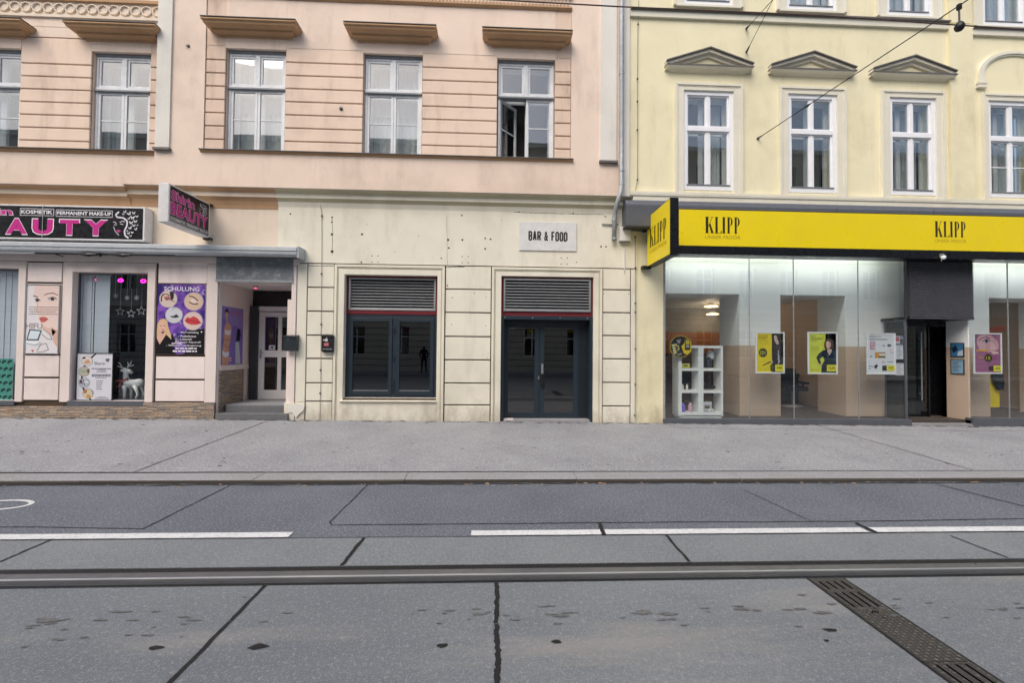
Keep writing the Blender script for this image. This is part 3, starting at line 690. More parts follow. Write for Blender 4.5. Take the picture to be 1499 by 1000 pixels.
# door
dy = .26
reds(DX_0, DX_1, 2.33, DZ1, .03, pink, .08); louvre(DX_0+.05, DX_1-.05, 2.42, DZ1-.045, .0, pink, 'louvred vent above the bar door')
m = MB(); m.box(DX_0, DX_0+.065, .02, dy+.1, .12, 2.32, 'anthracite'); m.box(DX_1-.06, DX_1, .02, dy+.1, .12, 2.32, 'anthracite'); m.box(DX_0+.065, DX_1-.06, dy-.06, dy+.1, 2.2, 2.32, 'anthracite_dark')
m.box(DX_0, DX_1, .028, .05, 2.25, 2.328, 'anthracite'); m.box(DX_1-.26, DX_1-.06, dy, dy+.06, .16, 2.2, 'anthracite_dark')
for q in range(4):
    x = DX_0+.08+q*.58; m.tube([(x, .022, 2.29), (x, .029, 2.29)], .012, 'aluminium', 8)
bd = part(m, 'door_frame', pink, bevel=.004)
dl = [(DX_0+.07, .885+.07, 'left'), (.885+.075, DX_1-.26, 'right')]
for a, b, nm in dl:
    m = MB(); m.ring(a, b, .15, 2.2, .1, dy, dy+.05, 'anthracite', wb=.13, wt=.11); part(m, 'door_leaf', bd, bevel=.004)
    m = MB(); m.box(a+.09, b-.09, dy+.02, dy+.026, .25, 2.12, 'dark_glass'); part(m, 'pane', bd)
m = MB(); hx = 1.02; m.box(hx-.02, hx+.02, dy-.012, dy, 1.05, 1.32, 'aluminium'); m.tube([(hx, dy-.06, 1.10), (hx, dy-.06, .88), (hx+.0, dy-.02, .84)], .013, 'black_metal'); m.tube([(hx, dy, 1.12), (hx, dy-.06, 1.10)], .012, 'black_metal'); m.box(hx-.03, hx+.05, dy-.02, dy, .78, 1.1, 'black_metal'); m.tube([(hx-.08, dy-.03, .99), (hx-.08, dy-.03, 1.05)], .015, 'aluminium'); part(m, 'door_handle', bd)
m = MB(); m.box(DX_0+.07, DX_1-.06, -.0, dy+.1, .05, .155, 'kerb_granite'); m.box(DX_0+.08, DX_0+.28, .01, dy-.02, .155, .162, 'shop_trim'); m.box(DX_0, DX_0+.069, .02, dy, .05, .14, 'anthracite'); part(m, 'threshold', bd)
m = MB(); m.poly([(.27, dy+.018, 2.07), (.42, dy+.018, 2.07), (.42, dy+.018, 2.10), (.27, dy+.018, 2.10)], C('#8d9196')); part(m, 'sticker', bd)

# ---- beauty shop ground floor
SY = -.02
Xs = lambda px, py=500, y=SY: X(px, py, y)
m = MB()
gA = (X(-60, 500), X(24, 500), 0); 
HOL = [(-10.95, X(25, 500), .52, 3.15), (X(105, 500), X(214, 500), .52, Zz(170, 399)), (X(319, 500), X(427, 500), 0, Zz(370, 377))]
m.wall(-12, -4.44, 0, 4.5, HOL, 0, .16, 'groove_dark', 'shop_trim')
m.box(-12, -4.441, 0.0-.012, 0, 3.5, 4.44, 'sand_light')
part(m, 'shop_wall', pink)
m = MB(); zt = Zz(100, 384); zT = 3.52
m.box(-12, Xs(437), -.05, 0, zt+.01, zT, 'shop_trim')
def shp(a, b, rows):
    for r0, r1 in rows: m.panel(Xs(a)+.006, Xs(b)-.006, Zz((a+b)/2, r1, SY)+.005, Zz((a+b)/2, r0, SY)-.005, 0, .025, .004, 'shop_panel')
shp(37, 88, [(384, 413), (415, 518), (520, 552), (554, 586)]); shp(229, 301, [(385, 415), (416, 519), (522, 555), (557, 588)])
sb = .50
def trim(a, b, t=.04, mat='shop_trim', top=None): m.box(Xs(a), Xs(b), -t, 0, sb, top or zt, mat)
trim(25.5, 36); trim(89, 93, .02); trim(215, 226, .045); trim(94, 105, .045); trim(302, 318, .045)
m.box(Xs(105), Xs(215), -.045, 0, HOL[1][3]+.0, zt, 'shop_trim'); m.box(-12, Xs(25.5), -.045, 0, HOL[0][3], zt, 'shop_trim')
m.box(Xs(103), Xs(215), -.055, 0, sb-.09, sb+.02, 'slate_panel'); m.box(-12, Xs(25.5), -.05, 0, sb-.07, sb+.02, 'slate_panel')
part(m, 'shop_cladding', pink, bevel=.004)
m = MB()
for a, b in ((X(-200, 600), Xs(15)), (Xs(15), Xs(214)), (Xs(214)+.01, Xs(318))):
    m.box(a, b, -.07 if b == Xs(318) else -.06, 0, 0, sb-.09 if a == Xs(15) or b == Xs(15) else sb-.01, 'stacked_slate')
part(m, 'stone_plinth', pink)
# right jamb post of the entrance with broken foot
m = MB(); m.box(Xs(427)-.01, Xs(433), -.05, .25, .0, zt, 'shop_trim'); m.box(Xs(419), Xs(427)-.01, .0, .26, .0, 2.6, 'shop_trim'); m.box(Xs(433)+.005, Xs(437), -.02, 0, .5, 3.5, 'cream_moulding'); part(m, 'door_jamb', pink, bevel=.006)
m = MB(); m.box(Xs(419), -4.035, -.055, .1, 0, .50, 'cream_moulding'); q = [(421, 593), (432, 591), (446, 593), (444, 601), (438, 606), (433, 612), (428, 604), (422, 604)]
m.prism([at(a, b, -.07) for a, b in q[::-1]], -.068, -.05, 'white_plaster'); part(m, 'jamb_foot', pink)
# entrance recess
ex0, ex1 = Xs(319), Xs(427); ezT = Zz(370, 414, 0); eb = 1.12
m = MB(); fz = .42
m.box(ex0-.1, ex0, 0, eb+.2, 0, ezT+.3, 'shop_trim'); m.box(ex1, ex1+.1, .26, eb+.2, 0, ezT+.3, 'shop_trim'); m.box(ex0, ex1, eb+.06, eb+.2, 0, ezT+.3, 'sign_black')
m.poly([(ex0-.1, 0.0, ezT), (ex1+.1, 0.0, ezT), (ex1+.1, eb+.2, ezT+.0), (ex0-.1, eb+.2, ezT)], 'shop_panel')
part(m, 'entrance_walls', pink)
m = MB(); m.box(ex0-.04, ex1+.02, -.065, -.0, ezT, Zz(370, 378, -.06), 'old_lead'); m.box(ex0-.045, ex1+.025, -.075, -.06, ezT, ezT+.05, 'zinc'); part(m, 'lintel_plate', pink)
m = MB(); m.box(ex0-.0, ex0+.03, .05, eb, Zz(355, 541, .6), Zz(355, 534, .6), 'shop_trim'); m.box(ex0, ex0+.022, .03, .85, .15, Zz(355, 541, .6), 'stacked_slate'); part(m, 'side_cladding', pink)
m = MB(); m.box(X(315, 610, -.1), X(421, 610, -.1), -.10, eb+.06, .0, .29, 'checker_step'); m.box(X(329, 590, .12), ex1+.08, .15, eb+.06, .29, fz, 'checker_step'); m.box(ex0+.03, ex1, .2, eb+.05, fz, fz+.012, 'sidewalk_asphalt'); part(m, 'entrance_steps', pink, bevel=.008)
yb = eb-.0; bx = lambda px, py=500: X(px, py, yb); bz = lambda py, px=395: Zz(px, py, yb)
m = MB(); dz1 = bz(449); m.box(bx(371), bx(379), yb-.05, yb+.05, fz, dz1, 'pvc_white'); m.box(bx(379), ex1+.1, yb-.05, yb+.05, bz(456), dz1, 'pvc_white'); m.box(ex0+.03, ex0+.2, yb-.1, yb, .42, bz(449), 'charcoal_panel')
sdf = part(m, 'entrance_door', pink, bevel=.005)
m = MB(); a, b = bx(379)+.006, bx(440); zl, zh = fz+.02, bz(457)
m.box(a, bx(388), yb-.03, yb+.03, zl, zh, 'pvc_white'); m.box(bx(388), b, yb-.03, yb+.03, bz(464), zh, 'pvc_white'); m.box(bx(388), b, yb-.03, yb+.03, bz(523), bz(513), 'pvc_white'); m.box(bx(388), b, yb-.03, yb+.03, zl, bz(571), 'pvc_white'); m.box(bx(407.5), bx(413), yb-.028, yb+.028, bz(571), bz(464), 'pvc_white')
part(m, 'door_leaf', sdf, bevel=.005)
m = MB(); m.box(bx(387), b, yb+.0, yb+.006, zl+.1, zh-.05, 'dark_glass'); part(m, 'pane', sdf)
m = MB(); m.box(bx(382), bx(384.5), yb-.045, yb-.03, bz(525), bz(512), 'zinc'); m.tube([(bx(383), yb-.075, bz(517)), (bx(388), yb-.075, bz(517))], .011, 'zinc'); m.tube([(bx(383), yb-.03, bz(517)), (bx(383), yb-.075, bz(517))], .011, 'zinc'); part(m, 'door_handle', sdf)
m = MB(); A = Art(m, (bx(394), yb-.004, bz(505.5)), (bx(403), yb-.004, bz(505.5)), (bx(394), yb-.004, bz(512)), (0, 0, 10, 10), (0, -1, 0)); A.rect(0, 0, 10, 10, '#e8e8e8', 0); A.rect(1, 1, 9, 9, '#c8c9cc', 1); A.poly([(2, 5), (7, 2), (6, 8)], '#222222', 2); part(m, 'sticker', sdf)
m = MB(); m.lathe((X(374, 424, .45), .45, ezT-.03), [(.0, .03), (.05, .03), (.05, .0), (.035, -.012), (0, -.012)], 'zinc'); o = part(m, 'recessed_lamp', pink); m = MB(); m.lathe((X(374, 424, .45), .45, ezT-.036), [(0, -.014), (.028, -.014), (.028, -.004), (0, -.004)], 'lamp_red'); part(m, 'bulb', o)
# shop windows
def shopwin(x0, x1, z0, z1, y):
    m = MB(); m.ring(x0, x1, z0, z1, .02, y, y+.04, 'slate_panel'); f = part(m, 'shop_window', pink); m = MB(); m.box(x0+.01, x1-.01, y+.015, y+.022, z0+.01, z1-.01, 'shop_glass'); part(m, 'pane', f); return f
f1 = shopwin(HOL[0][0], HOL[0][1], .52, 3.15, .10); f2 = shopwin(HOL[1][0], HOL[1][1], .52, HOL[1][3], .10)
m = MB(); m.box(-12, -5.9, 2.3, 2.4, 0, 4, 'dark_room'); m.box(-12, -5.9, .17, 2.4, .38, .45, 'room_floor'); m.box(-5.95, -5.85, .2, 2.4, 0, 4, 'dark_room'); m.box(-12, -5.9, .17, 2.4, 3.35, 3.4, 'dark_room'); m.box(-10.0, -9.0, .17, 2.3, .45, 3.4, 'dark_room')
m.box(-8.3, -7.2, 1.9, 2.0, .45, 1.3, 'charcoal_panel'); m.box(-7.2, -6.6, 1.7, 1.75, .45, 2.3, 'charcoal_panel')
part(m, 'shop_interior', pink)
# windows content: blinds, star curtain, lamps (things)
def blinds(x0, x1, z0, z1, y, label, step=.09):
    m = MB(); x = x0; k = 0
    while x < x1-.01:
        m.box(x, min(x+step*.96, x1), y+(k % 2)*.008, y+(k % 2)*.008+.003, z0, z1, 'blind_fabric'); x += step; k += 1
    m.box(x0, x1, y-.005, y+.03, z1-.03, z1, 'aluminium'); return tag(m.build('vertical_blind'), label, 'window blind')
blinds(-10.9, X(27, 480, .14), .55, 3.12, .135, 'grey vertical strip blind in the shop window above the green foliage poster', .06)
blinds(X(113, 480, .14), X(136, 480, .14), .53, 3.08, .14, 'narrow grey vertical blind behind the list of treatments in the beauty shop window')
blinds(X(138, 480, .15), X(160, 480, .15), .53, 3.08, .15, 'pale blue blind panel hanging beside the star curtain in the beauty shop window', .3)
for i, (px, py) in enumerate(((146, 410), (179, 411), (212, 412), (-1, 411))):
    x, z = at(px, py, .5); r = empty('spot_lamp', (x, .5, z+.1), ['glowing magenta spot lamp, leftmost of the three above the hanging stars', 'glowing magenta spot lamp, middle one of the three above the hanging stars', 'glowing magenta spot lamp, rightmost of the three above the hanging stars', 'glowing magenta spot lamp above the green foliage poster at the left edge'][i], 'lamp', 'magenta spot lamps in the beauty shop windows')
    m = MB(); m.tube([(x, .5, z+.02), (x, .5, 3.35)], .006, 'black_metal'); m.lathe((x, .5, z), [(0, .05), (.03, .05), (.05, .0), (.055, -.02)], 'black_metal', 12); part(m, 'housing', r)
    m = MB(); m.rings([[(x+rr_*cos(t)*1.25, .46+(.02 if rr_ < .02 else .0), z+rr_*sin(t)*.8) for t in [2*pi*k/12 for k in range(12)]] for rr_ in (.005, .03, .045)], 'lamp_magenta'); part(m, 'bulb', r)
def star3(m, x, z, R, y, mat, n=5, rot=0):
    pts = []
    for i in range(2*n): a = pi/2+rot+i*pi/n; q = R if i % 2 == 0 else R*.42; pts.append((x+q*cos(a), y, z+q*sin(a)))
    for a, b in zip(pts, pts[1:]+pts[:1]): m.tube([a, b], .0065, mat, 5)
SL = ['small lit snowflake star, leftmost of the upper row of hanging stars', 'small lit snowflake star, second of the upper row of hanging stars', 'small lit snowflake star, rightmost of the upper row of hanging stars', 'larger five pointed star seen edge on, left in the lower row', 'larger five pointed star in the middle of the lower row', 'large five pointed star at the right end of the lower row', 'faint five pointed star hanging in front of the narrow grey blind']
for i, (px, py, R_) in enumerate(((169, 433, .05), (186, 436, .05), (200, 436, .055), (176, 456, .085), (192, 459, .085), (207, 455, .095), (130, 457, .08))):
    x, z = at(px, py, .25); m = MB()
    if i < 3:
        for k in range(4): a = k*pi/4; m.tube([(x-R_*cos(a), .25, z-R_*sin(a)), (x+R_*cos(a), .25, z+R_*sin(a))], .006, 'star_lights', 5)
    else:
        star3(m, 0, 0, R_, 0, 'star_lights', 5); sc = .25 if i == 3 else 1; m.v = [(x+a*sc, .25+b+(a*.9 if i == 3 else 0), z+c) for a, b, c in m.v]
    m.tube([(x, .25, z+R_), (x, .25, 3.1)], .0025, 'star_lights', 4)
    tag(m.build('hanging_star'), SL[i], 'star', 'star lights hanging in the beauty shop window')
# reindeer of light tubes
rx = lambda px, py: (X(px, py, .3), Zz(px, py, .3)); RD = lambda a, b: rx(100+a/10, 500+b/10)
r = empty('reindeer_figure', (X(190, 586, .3), .3, .5), 'white wire reindeer with a red scarf standing in the beauty shop window', 'reindeer')
def blob(pts, r, mat, name, y=.3, n=10):
    m = MB(); m.tube([(*RD(a, b)[:1], y+(c[0] if c else 0), RD(a, b)[1]) for a, b, *c in pts], r, mat, n); return m
m = MB(); k = .0141*.98
def tb(pts, rr_, dy=0): m.tube([(RD(a, b)[0], .3+dy, RD(a, b)[1]) for a, b in pts], rr_, 'white_lacquer', 10)
tb([(830, 610), (880, 615), (960, 610), (1040, 605), (1085, 590), (1095, 570)], [.05, .085, .08, .085, .07, .02]); tb([(870, 640), (850, 560), (840, 500), (848, 430), (850, 410)], [.075, .055, .045, .045, .03])
tb([(860, 425), (835, 425), (800, 425), (770, 418)], [.04, .05, .035, .018]); tb([(905, 420), (945, 460)], [.03, .008], -.03)
m.rings([[(RD(a, b)[0], .3+d, RD(a, b)[1]) for a, b in ((880, 400), (915, 410), (955, 455), (930, 475), (890, 470), (870, 440))] for d in (-.02, .0)], 'white_lacquer')
part(m, 'body', r, smooth=True)
for pts, d in (([(850, 640), (855, 720), (850, 790), (850, 860)], -.05), ([(885, 650), (892, 720), (888, 790), (890, 860)], .05), ([(1030, 640), (1050, 700), (1070, 760), (1060, 860)], .05), ([(1000, 640), (1030, 720), (1045, 770), (1015, 860)], -.05)):
    m = MB(); m.tube([(RD(a, b)[0], .3+d, RD(a, b)[1]) for a, b in pts], [.045, .028, .022, .026], 'white_lacquer', 8); part(m, 'leg', r, smooth=True)
for s in ([(855, 400), (800, 385), (745, 370), (725, 355)], [(780, 380), (770, 340), (735, 310)], [(865, 390), (880, 340), (870, 300)], [(878, 350), (915, 320), (925, 285)], [(880, 370), (930, 355), (955, 345)]):
    m = MB(); m.tube([(RD(a, b)[0], .3, RD(a, b)[1]) for a, b in s], .009, 'star_lights', 6); part(m, 'antler', r)
m = MB(); m.tube([(RD(a, b)[0], .25, RD(a, b)[1]) for a, b in ((745, 580), (780, 565), (820, 580), (860, 560), (900, 545))], [.03, .015, .03, .015, .025], C('#c04a48'), 8); m.tube([(RD(a, b)[0], .24, RD(a, b)[1]) for a, b in ((810, 590), (790, 630), (765, 665))], [.015, .02, .03], C('#c04a48'), 8); part(m, 'scarf', r)
# posters
def poster(name, label, cat, x0, x1, z0, z1, y, rect, fn, frame=None, fw=.02, group=None):
    r = empty(name, ((x0+x1)/2, y, z0), label, cat, group)
    m = MB(); m.box(x0, x1, y, y+.006, z0, z1, 'sign_white'); A = Art(m, *facew(x0, x1, z0, z1, y), rect, (0, -1, 0)); fn(A); part(m, 'print', r)
    if frame: m = MB(); m.ring(x0-.004, x1+.004, z0-.004, z1+.004, fw, y-.012, y+.008, frame); part(m, 'frame', r)
    return r
def art_hifu(A):
    A.rect(147, 180, 335, 570, '#e6e2e4', 1)
    A.poly([(188, 180), (335, 180), (335, 440), (300, 430), (262, 420), (232, 405), (222, 380), (215, 345), (198, 320), (205, 300), (195, 270), (186, 240), (192, 210)], '#ecd5cc', 2)
    A.poly([(290, 420), (335, 440), (335, 540), (310, 510), (300, 470)], '#d9b5a6', 3); A.poly([(235, 400), (262, 420), (300, 432), (320, 445), (300, 470), (255, 440), (235, 425)], '#e0c0b2', 3)
    A.line([(246, 240), (270, 230), (300, 228), (325, 240)], 4, '#6a5750', 4); A.line([(184, 245), (200, 247), (212, 252)], 5, '#6a5750', 4)
    A.ell(292, 262, 22, 9, '#cfc4c4', 4); A.ell(294, 262, 11, 8.5, '#3c3f48', 5); A.line([(268, 262), (285, 252), (305, 252), (318, 262)], 3.5, '#3a2d2a', 6)
    A.ell(211, 270, 17, 8, '#cfc4c4', 4); A.ell(209, 270, 9, 8, '#3c3f48', 5); A.line([(195, 264), (210, 260), (226, 270)], 4, '#3a2d2a', 6)
    A.line([(213, 285), (206, 325), (216, 338), (232, 334)], 2.5, '#cf9f8e', 4); A.poly([(222, 368), (240, 362), (258, 364), (275, 374), (255, 392), (238, 394), (228, 385)], '#cc6b66', 4); A.line([(224, 374), (250, 376), (272, 375)], 2, '#8e3f3e', 5)
    A.lines(152, 306, 330, 4, 13, 4, '#a28f8c', 5, .25, 1)
    A.text('HIFU', 149, 398, 240, 430, '#9c9494', 6)
    A.poly([(170, 432), (240, 438), (222, 495), (155, 495)], '#4a6070', 5); A.poly([(176, 440), (232, 444), (217, 488), (163, 488)], '#d8e6ec', 6); A.poly([(150, 500), (232, 500), (236, 515), (205, 530), (150, 522)], '#e9edf1', 5); A.line([(150, 512), (205, 522), (236, 508)], 4, '#7f93a6', 6)
    A.line([(245, 430), (285, 460), (300, 490), (270, 485), (240, 460)], 3, '#6f6a6f', 5); A.line([(215, 555), (235, 520), (265, 510), (280, 545), (250, 560), (215, 562)], 2.5, '#5c5f66', 5); A.poly([(182, 550), (200, 548), (193, 562)], '#b73d3d', 5)
poster('beauty_poster', 'pale poster of a face reading HIFU on the panel between the two shop windows', 'poster', Xs(38), Xs(87), Zz(62, 518, -.03), Zz(62, 416.5, -.03), -.036, (147, 180, 335, 570), art_hifu, 'aluminium', .014)
def art_sch(A):
    A.rect(52, 55, 635, 950, 'purple_print', 1); A.poly([(52, 55), (110, 55), (60, 330), (52, 330)], '#2f1d6b', 2)
    A.poly([(52, 800), (250, 700), (300, 840), (420, 640), (635, 620), (635, 950), (52, 950)], '#0c0913', 3); A.poly([(270, 860), (330, 780), (400, 800), (440, 900), (380, 950), (290, 950)], '#6d4aa8', 4); A.line([(235, 815), (290, 810), (295, 715), (300, 812), (360, 818)], 14, '#e8dcf2', 5)
    A.text('SCHULUNG', 130, 85, 560, 140, '#f0ecf4', 6, .012)
    def circ(cx, cy, r1, skin): A.ell(cx, cy, r1, r1, '#b9a8c4', 5, 24); A.ell(cx, cy, r1*.93, r1*.93, skin, 6, 24)
    circ(183, 245, 112, '#d8c6bc'); circ(495, 272, 120, '#d6bca6'); circ(258, 450, 108, '#cdd0d6'); circ(490, 523, 122, '#dcc4bc')
    A.poly([(196, 150), (252, 150), (250, 235), (228, 262), (212, 240)], '#2d2a35', 7); A.line([(125, 190), (160, 180), (200, 200)], 14, '#7b5b50', 7); A.poly([(125, 220), (190, 205), (215, 240), (160, 268)], '#b26a6e', 7); A.line([(150, 245), (200, 250), (265, 280)], 8, '#3a2a2e', 8); A.line([(100, 280), (100, 220), (125, 180)], 16, '#4b372f', 7)
    A.line([(437, 205), (480, 210), (515, 235), (545, 262)], 14, '#4b3e38', 7); A.line([(440, 280), (470, 300), (505, 308), (550, 300)], 12, '#3a3234', 7); A.ell(500, 262, 45, 28, '#e8d0c8', 7)
    A.line([(235, 385), (265, 352), (300, 352), (345, 390)], 6, '#6f6a70', 7); A.poly([(205, 465), (260, 460), (285, 438), (325, 472), (280, 485), (235, 482)], '#2a2530', 7)
    A.poly([(390, 515), (420, 475), (455, 485), (500, 462), (550, 490), (592, 550), (540, 572), (470, 572), (415, 550)], '#c8434a', 7); A.line([(395, 520), (470, 520), (590, 550)], 7, '#7c2027', 8)
    A.poly([(55, 640), (62, 560), (90, 510), (140, 495), (180, 530), (195, 610), (225, 690), (235, 760), (200, 760), (60, 800)], '#d8b98e', 7); A.poly([(78, 600), (90, 550), (130, 530), (165, 560), (170, 620), (150, 665), (125, 690), (95, 665)], '#e4b8a4', 8); A.poly([(105, 670), (150, 660), (165, 720), (95, 830), (52, 780), (60, 720)], '#dfb39e', 8)
    A.line([(92, 590), (112, 588)], 8, '#4d3a36', 9); A.line([(132, 588), (155, 590)], 8, '#4d3a36', 9); A.line([(112, 640), (145, 640)], 9, '#b9404a', 9); A.poly([(52, 740), (95, 830), (170, 700), (230, 760), (260, 950), (52, 950)], '#0d0c10', 9)
    for i, (t, x0, x1, y) in enumerate((('- Microblading', 320, 565, 660), ('- Puderbraue', 320, 535, 705), ('- Lidstrich', 320, 485, 745), ('- Lippen Aquarell', 290, 590, 785), ('- Wimpernverlängerung', 175, 600, 828))): A.text(t, x0, y, x1, y+28, '#f2f0f4', 10, .01)
    A.lines(280, 868, 560, 1, 30, 18, '#e8e4ee', 10, .1, 1); A.lines(250, 902, 550, 1, 30, 22, '#e8e4ee', 10, .1, 1); A.ell(600, 663, 9, 9, '#f0f0f0', 10)
poster('training_poster', 'purple training poster headed SCHULUNG with four round beauty photos beside the entrance', 'poster', Xs(230), Xs(300), Zz(265, 518.5, -.03), Zz(265, 416.5, -.03), -.036, (52, 55, 635, 950), art_sch)
# side wall poster in entrance recess (faces +x)
py0, py1 = .06, .80
pr = empty('slimming_poster', (ex0+.03, .45, 1.0), 'purple poster of a woman beside a slimming machine inside the entrance recess', 'poster')
m = MB(); zt_, zb_ = 2.46, 1.13; m.box(ex0, ex0+.012, py0, py1, zb_, zt_, 'sign_white')
A = Art(m, (ex0+.013, py0, zt_), (ex0+.013, py1, zt_), (ex0+.013, py0, zb_), (50, 190, 248, 585), (1, 0, 0))
A.rect(50, 190, 248, 585, '#8a74c4', 0); A.poly([(50, 190), (248, 190), (248, 330), (50, 260)], '#9a86cc', 1); sk_ = '#d9a68c'
A.poly([(72, 330), (82, 300), (98, 288), (112, 288), (130, 300), (140, 320), (136, 365), (128, 400), (118, 445), (122, 500), (112, 585), (98, 585), (92, 520), (88, 585), (66, 585), (58, 500), (62, 450), (74, 400), (68, 370)], sk_, 2)
A.ell(92, 240, 15, 22, sk_, 3); A.poly([(76, 240), (74, 220), (84, 203), (100, 204), (108, 220), (106, 240), (100, 224), (84, 222)], '#3d2a24', 4); A.line([(94, 262), (96, 292)], 12, sk_, 3)
A.poly([(78, 332), (104, 338), (130, 332), (128, 362), (104, 368), (80, 360)], '#ecebef', 4); A.poly([(60, 462), (92, 474), (122, 468), (116, 495), (90, 505), (62, 488)], '#ecebef', 4); A.line([(70, 385), (100, 400), (132, 385)], 11, '#c9937a', 5); A.line([(72, 425), (112, 445)], 10, '#c9937a', 5)
A.lines(125, 210, 240, 2, 18, 8, '#c07a9a', 3, .2); A.lines(122, 250, 242, 5, 12, 4, '#b49ac4', 3, .4)
A.poly([(192, 320), (222, 325), (218, 400), (182, 400)], '#1c1c22', 3); A.poly([(176, 410), (210, 405), (228, 545), (180, 545)], '#c6cbd4', 3); A.poly([(172, 548), (236, 545), (240, 562), (170, 566)], '#9aa2b0', 3); A.line([(222, 352), (235, 372)], 6, '#22222a', 4); A.rect(124, 505, 140, 530, '#e8e2ea', 4); A.rect(126, 508, 134, 528, '#c85a60', 5); A.line([(130, 545), (145, 555), (140, 570)], 2, '#e8e2ea', 4)
part(m, 'print', pr)
def art_board(A):
    A.rect(122, 170, 655, 862, '#d9dae4', 1); A.line([(400, 170), (330, 240), (235, 360), (200, 520), (225, 690), (340, 862)], 26, '#1b1b20', 2)
    for cx_, cy_, r_, cc in ((272, 287, 84, '#d8d2cc'), (230, 443, 84, '#b9b6a8'), (238, 608, 84, '#b4bcc4'), (298, 765, 84, '#cfc6b4')):
        A.ell(cx_, cy_, r_, r_*.88, '#5c5648', 3, 22); A.ell(cx_, cy_, r_*.95, r_*.83, cc, 4, 22)
    A.poly([(225, 310), (262, 270), (300, 268), (320, 320), (250, 330)], '#cfa07e', 5); A.ell(225, 242, 26, 14, '#2b2b30', 5); A.line([(180, 430), (230, 450), (290, 420)], 26, '#8fb0a0', 5); A.poly([(270, 420), (310, 400), (305, 460), (280, 465)], '#8a5c44', 6); A.line([(165, 590), (300, 600)], 18, '#e3e8ec', 5); A.line([(225, 560), (245, 650)], 10, '#4a5058', 6); A.poly([(170, 560), (210, 548), (220, 630), (170, 620)], '#8a7f94', 5)
    A.poly([(225, 730), (280, 700), (285, 750), (240, 770)], '#b5763a', 5); A.ell(308, 805, 34, 26, '#c89848', 5); A.line([(345, 715), (375, 750), (360, 780)], 9, '#6a6f74', 5)
    A.text('Shirin', 385, 300, 540, 342, '#4d4a50', 5, 0, 1, -.2); A.ell(572, 275, 22, 26, '#77747c', 5, 8); A.ell(555, 265, 12, 16, '#55525a', 6, 6); A.ell(590, 262, 12, 14, '#55525a', 6, 6)
    A.lines(340, 392, 628, 1, 20, 12, '#4d5064', 5, .02, 1); A.lines(410, 414, 560, 2, 24, 10, '#75788a', 5, .2, 1); A.lines(335, 480, 628, 2, 22, 12, '#3d4054', 5, .1, 1); A.lines(400, 528, 560, 1, 20, 9, '#75788a', 5, .1, 1)
    A.lines(418, 570, 545, 5, 31, 10, '#75788a', 5, .6); A.lines(440, 810, 560, 1, 22, 8, '#75788a', 5, .1, 1); A.lines(400, 830, 605, 1, 22, 9, '#4d5064', 5, .05, 1)
poster('price_board', 'white board listing treatments with four round pictures standing in the beauty shop window', 'board', X(112.5, 550, .06), X(165.5, 550, .06), Zz(140, 586, .06), Zz(140, 517, .06), .055, (122, 170, 655, 862), art_board, 'charcoal_panel', .012)
def art_leaf(A):
    A.rect(0, 0, 100, 100, '#4a8f84', 1)
    for i in range(6):
        for j in range(3):
            cx_, cy_ = 14+j*32+(i % 2)*12, 8+i*17; A.poly([(cx_-15, cy_+3), (cx_-6, cy_-4), (cx_+8, cy_-5), (cx_+17, cy_), (cx_+4, cy_+1), (cx_-5, cy_+5)], '#123d37', 2)
poster('foliage_poster', 'teal green poster with dark leaf strokes at the foot of the left shop window', 'poster', -9.95, X(19, 560, .08), Zz(10, 586, .08), Zz(10, 525, .08), .075, (0, 0, 100, 100), art_leaf)

# fascia sign
FYs = -.22
fr_ = lambda a, b: (a/4.684, 240+b/4.684)
def logo(A, ox, oy, k, L=3):        # woman's profile with butterflies for hair
    P = lambda x, y: (ox+(x-765)*k, oy+(y-300)*k)
    A.line([P(808, 320), P(785, 340), P(795, 358), P(840, 362), P(868, 385), P(866, 420), P(850, 455), P(855, 488), P(880, 505)], 11*k, '#e6e4ec', L); A.line([P(772, 425), P(785, 460), P(812, 488)], 5*k, '#cfcdd6', L)
    for q in ([(768, 395), (780, 392), (792, 404)], [(815, 395), (838, 384), (850, 392)], [(775, 412), (795, 412)], [(818, 405), (842, 410)]): A.line([P(*a) for a in q], 5*k, '#d8d6de', L)
    A.poly([P(790, 455), P(808, 446), P(825, 455), P(808, 470)], '#c23a86', L)
    for bx_, by_, s in ((850, 318, 14), (880, 330, 18), (912, 325, 15), (935, 350, 13), (905, 358, 20), (925, 385, 16), (895, 395, 17), (880, 365, 12), (915, 415, 15), (890, 432, 16), (930, 440, 14), (905, 465, 12), (880, 470, 14), (838, 335, 10), (895, 490, 10), (870, 455, 9), (940, 412, 8)):
        a = (bx_*7 % 10)/10-.5
        for sg in (-1, 1):
            w_ = [(0, 0), (.9*sg, -.8), (1.05*sg, -.1), (.45*sg, .1), (.7*sg, .65), (.2*sg, .75)]
            A.poly([P(bx_+s*.8*(x*cos(a)-y*sin(a)), by_+s*.8*(x*sin(a)+y*cos(a))) for x, y in w_], '#e6e4ec', L)
x0, x1 = X(-330, 325, FYs), X(212, 325, FYs); z0, z1 = Zz(100, 351, FYs), Zz(100, 300.5, FYs)
fs = empty('shop_sign', ((x0+x1)/2, FYs, z0), 'long black light box sign reading Shirin BEAUTY with pink letters above the awning', 'sign')
m = MB(); m.box(x0, x1, FYs, -.02, z0, z1, 'sign_white'); part(m, 'light_box', fs, bevel=.006)
m = MB(); A = Art(m, (X(-330, 325, FYs), FYs-.002, z1-.03), (x1-.035, FYs-.002, z1-.03), (x0, FYs-.002, z0+.03), (-1545, 292, 978, 515), (0, -1, 0))
A.rect(-1545, 292, 978, 515, 'sign_black', 0)
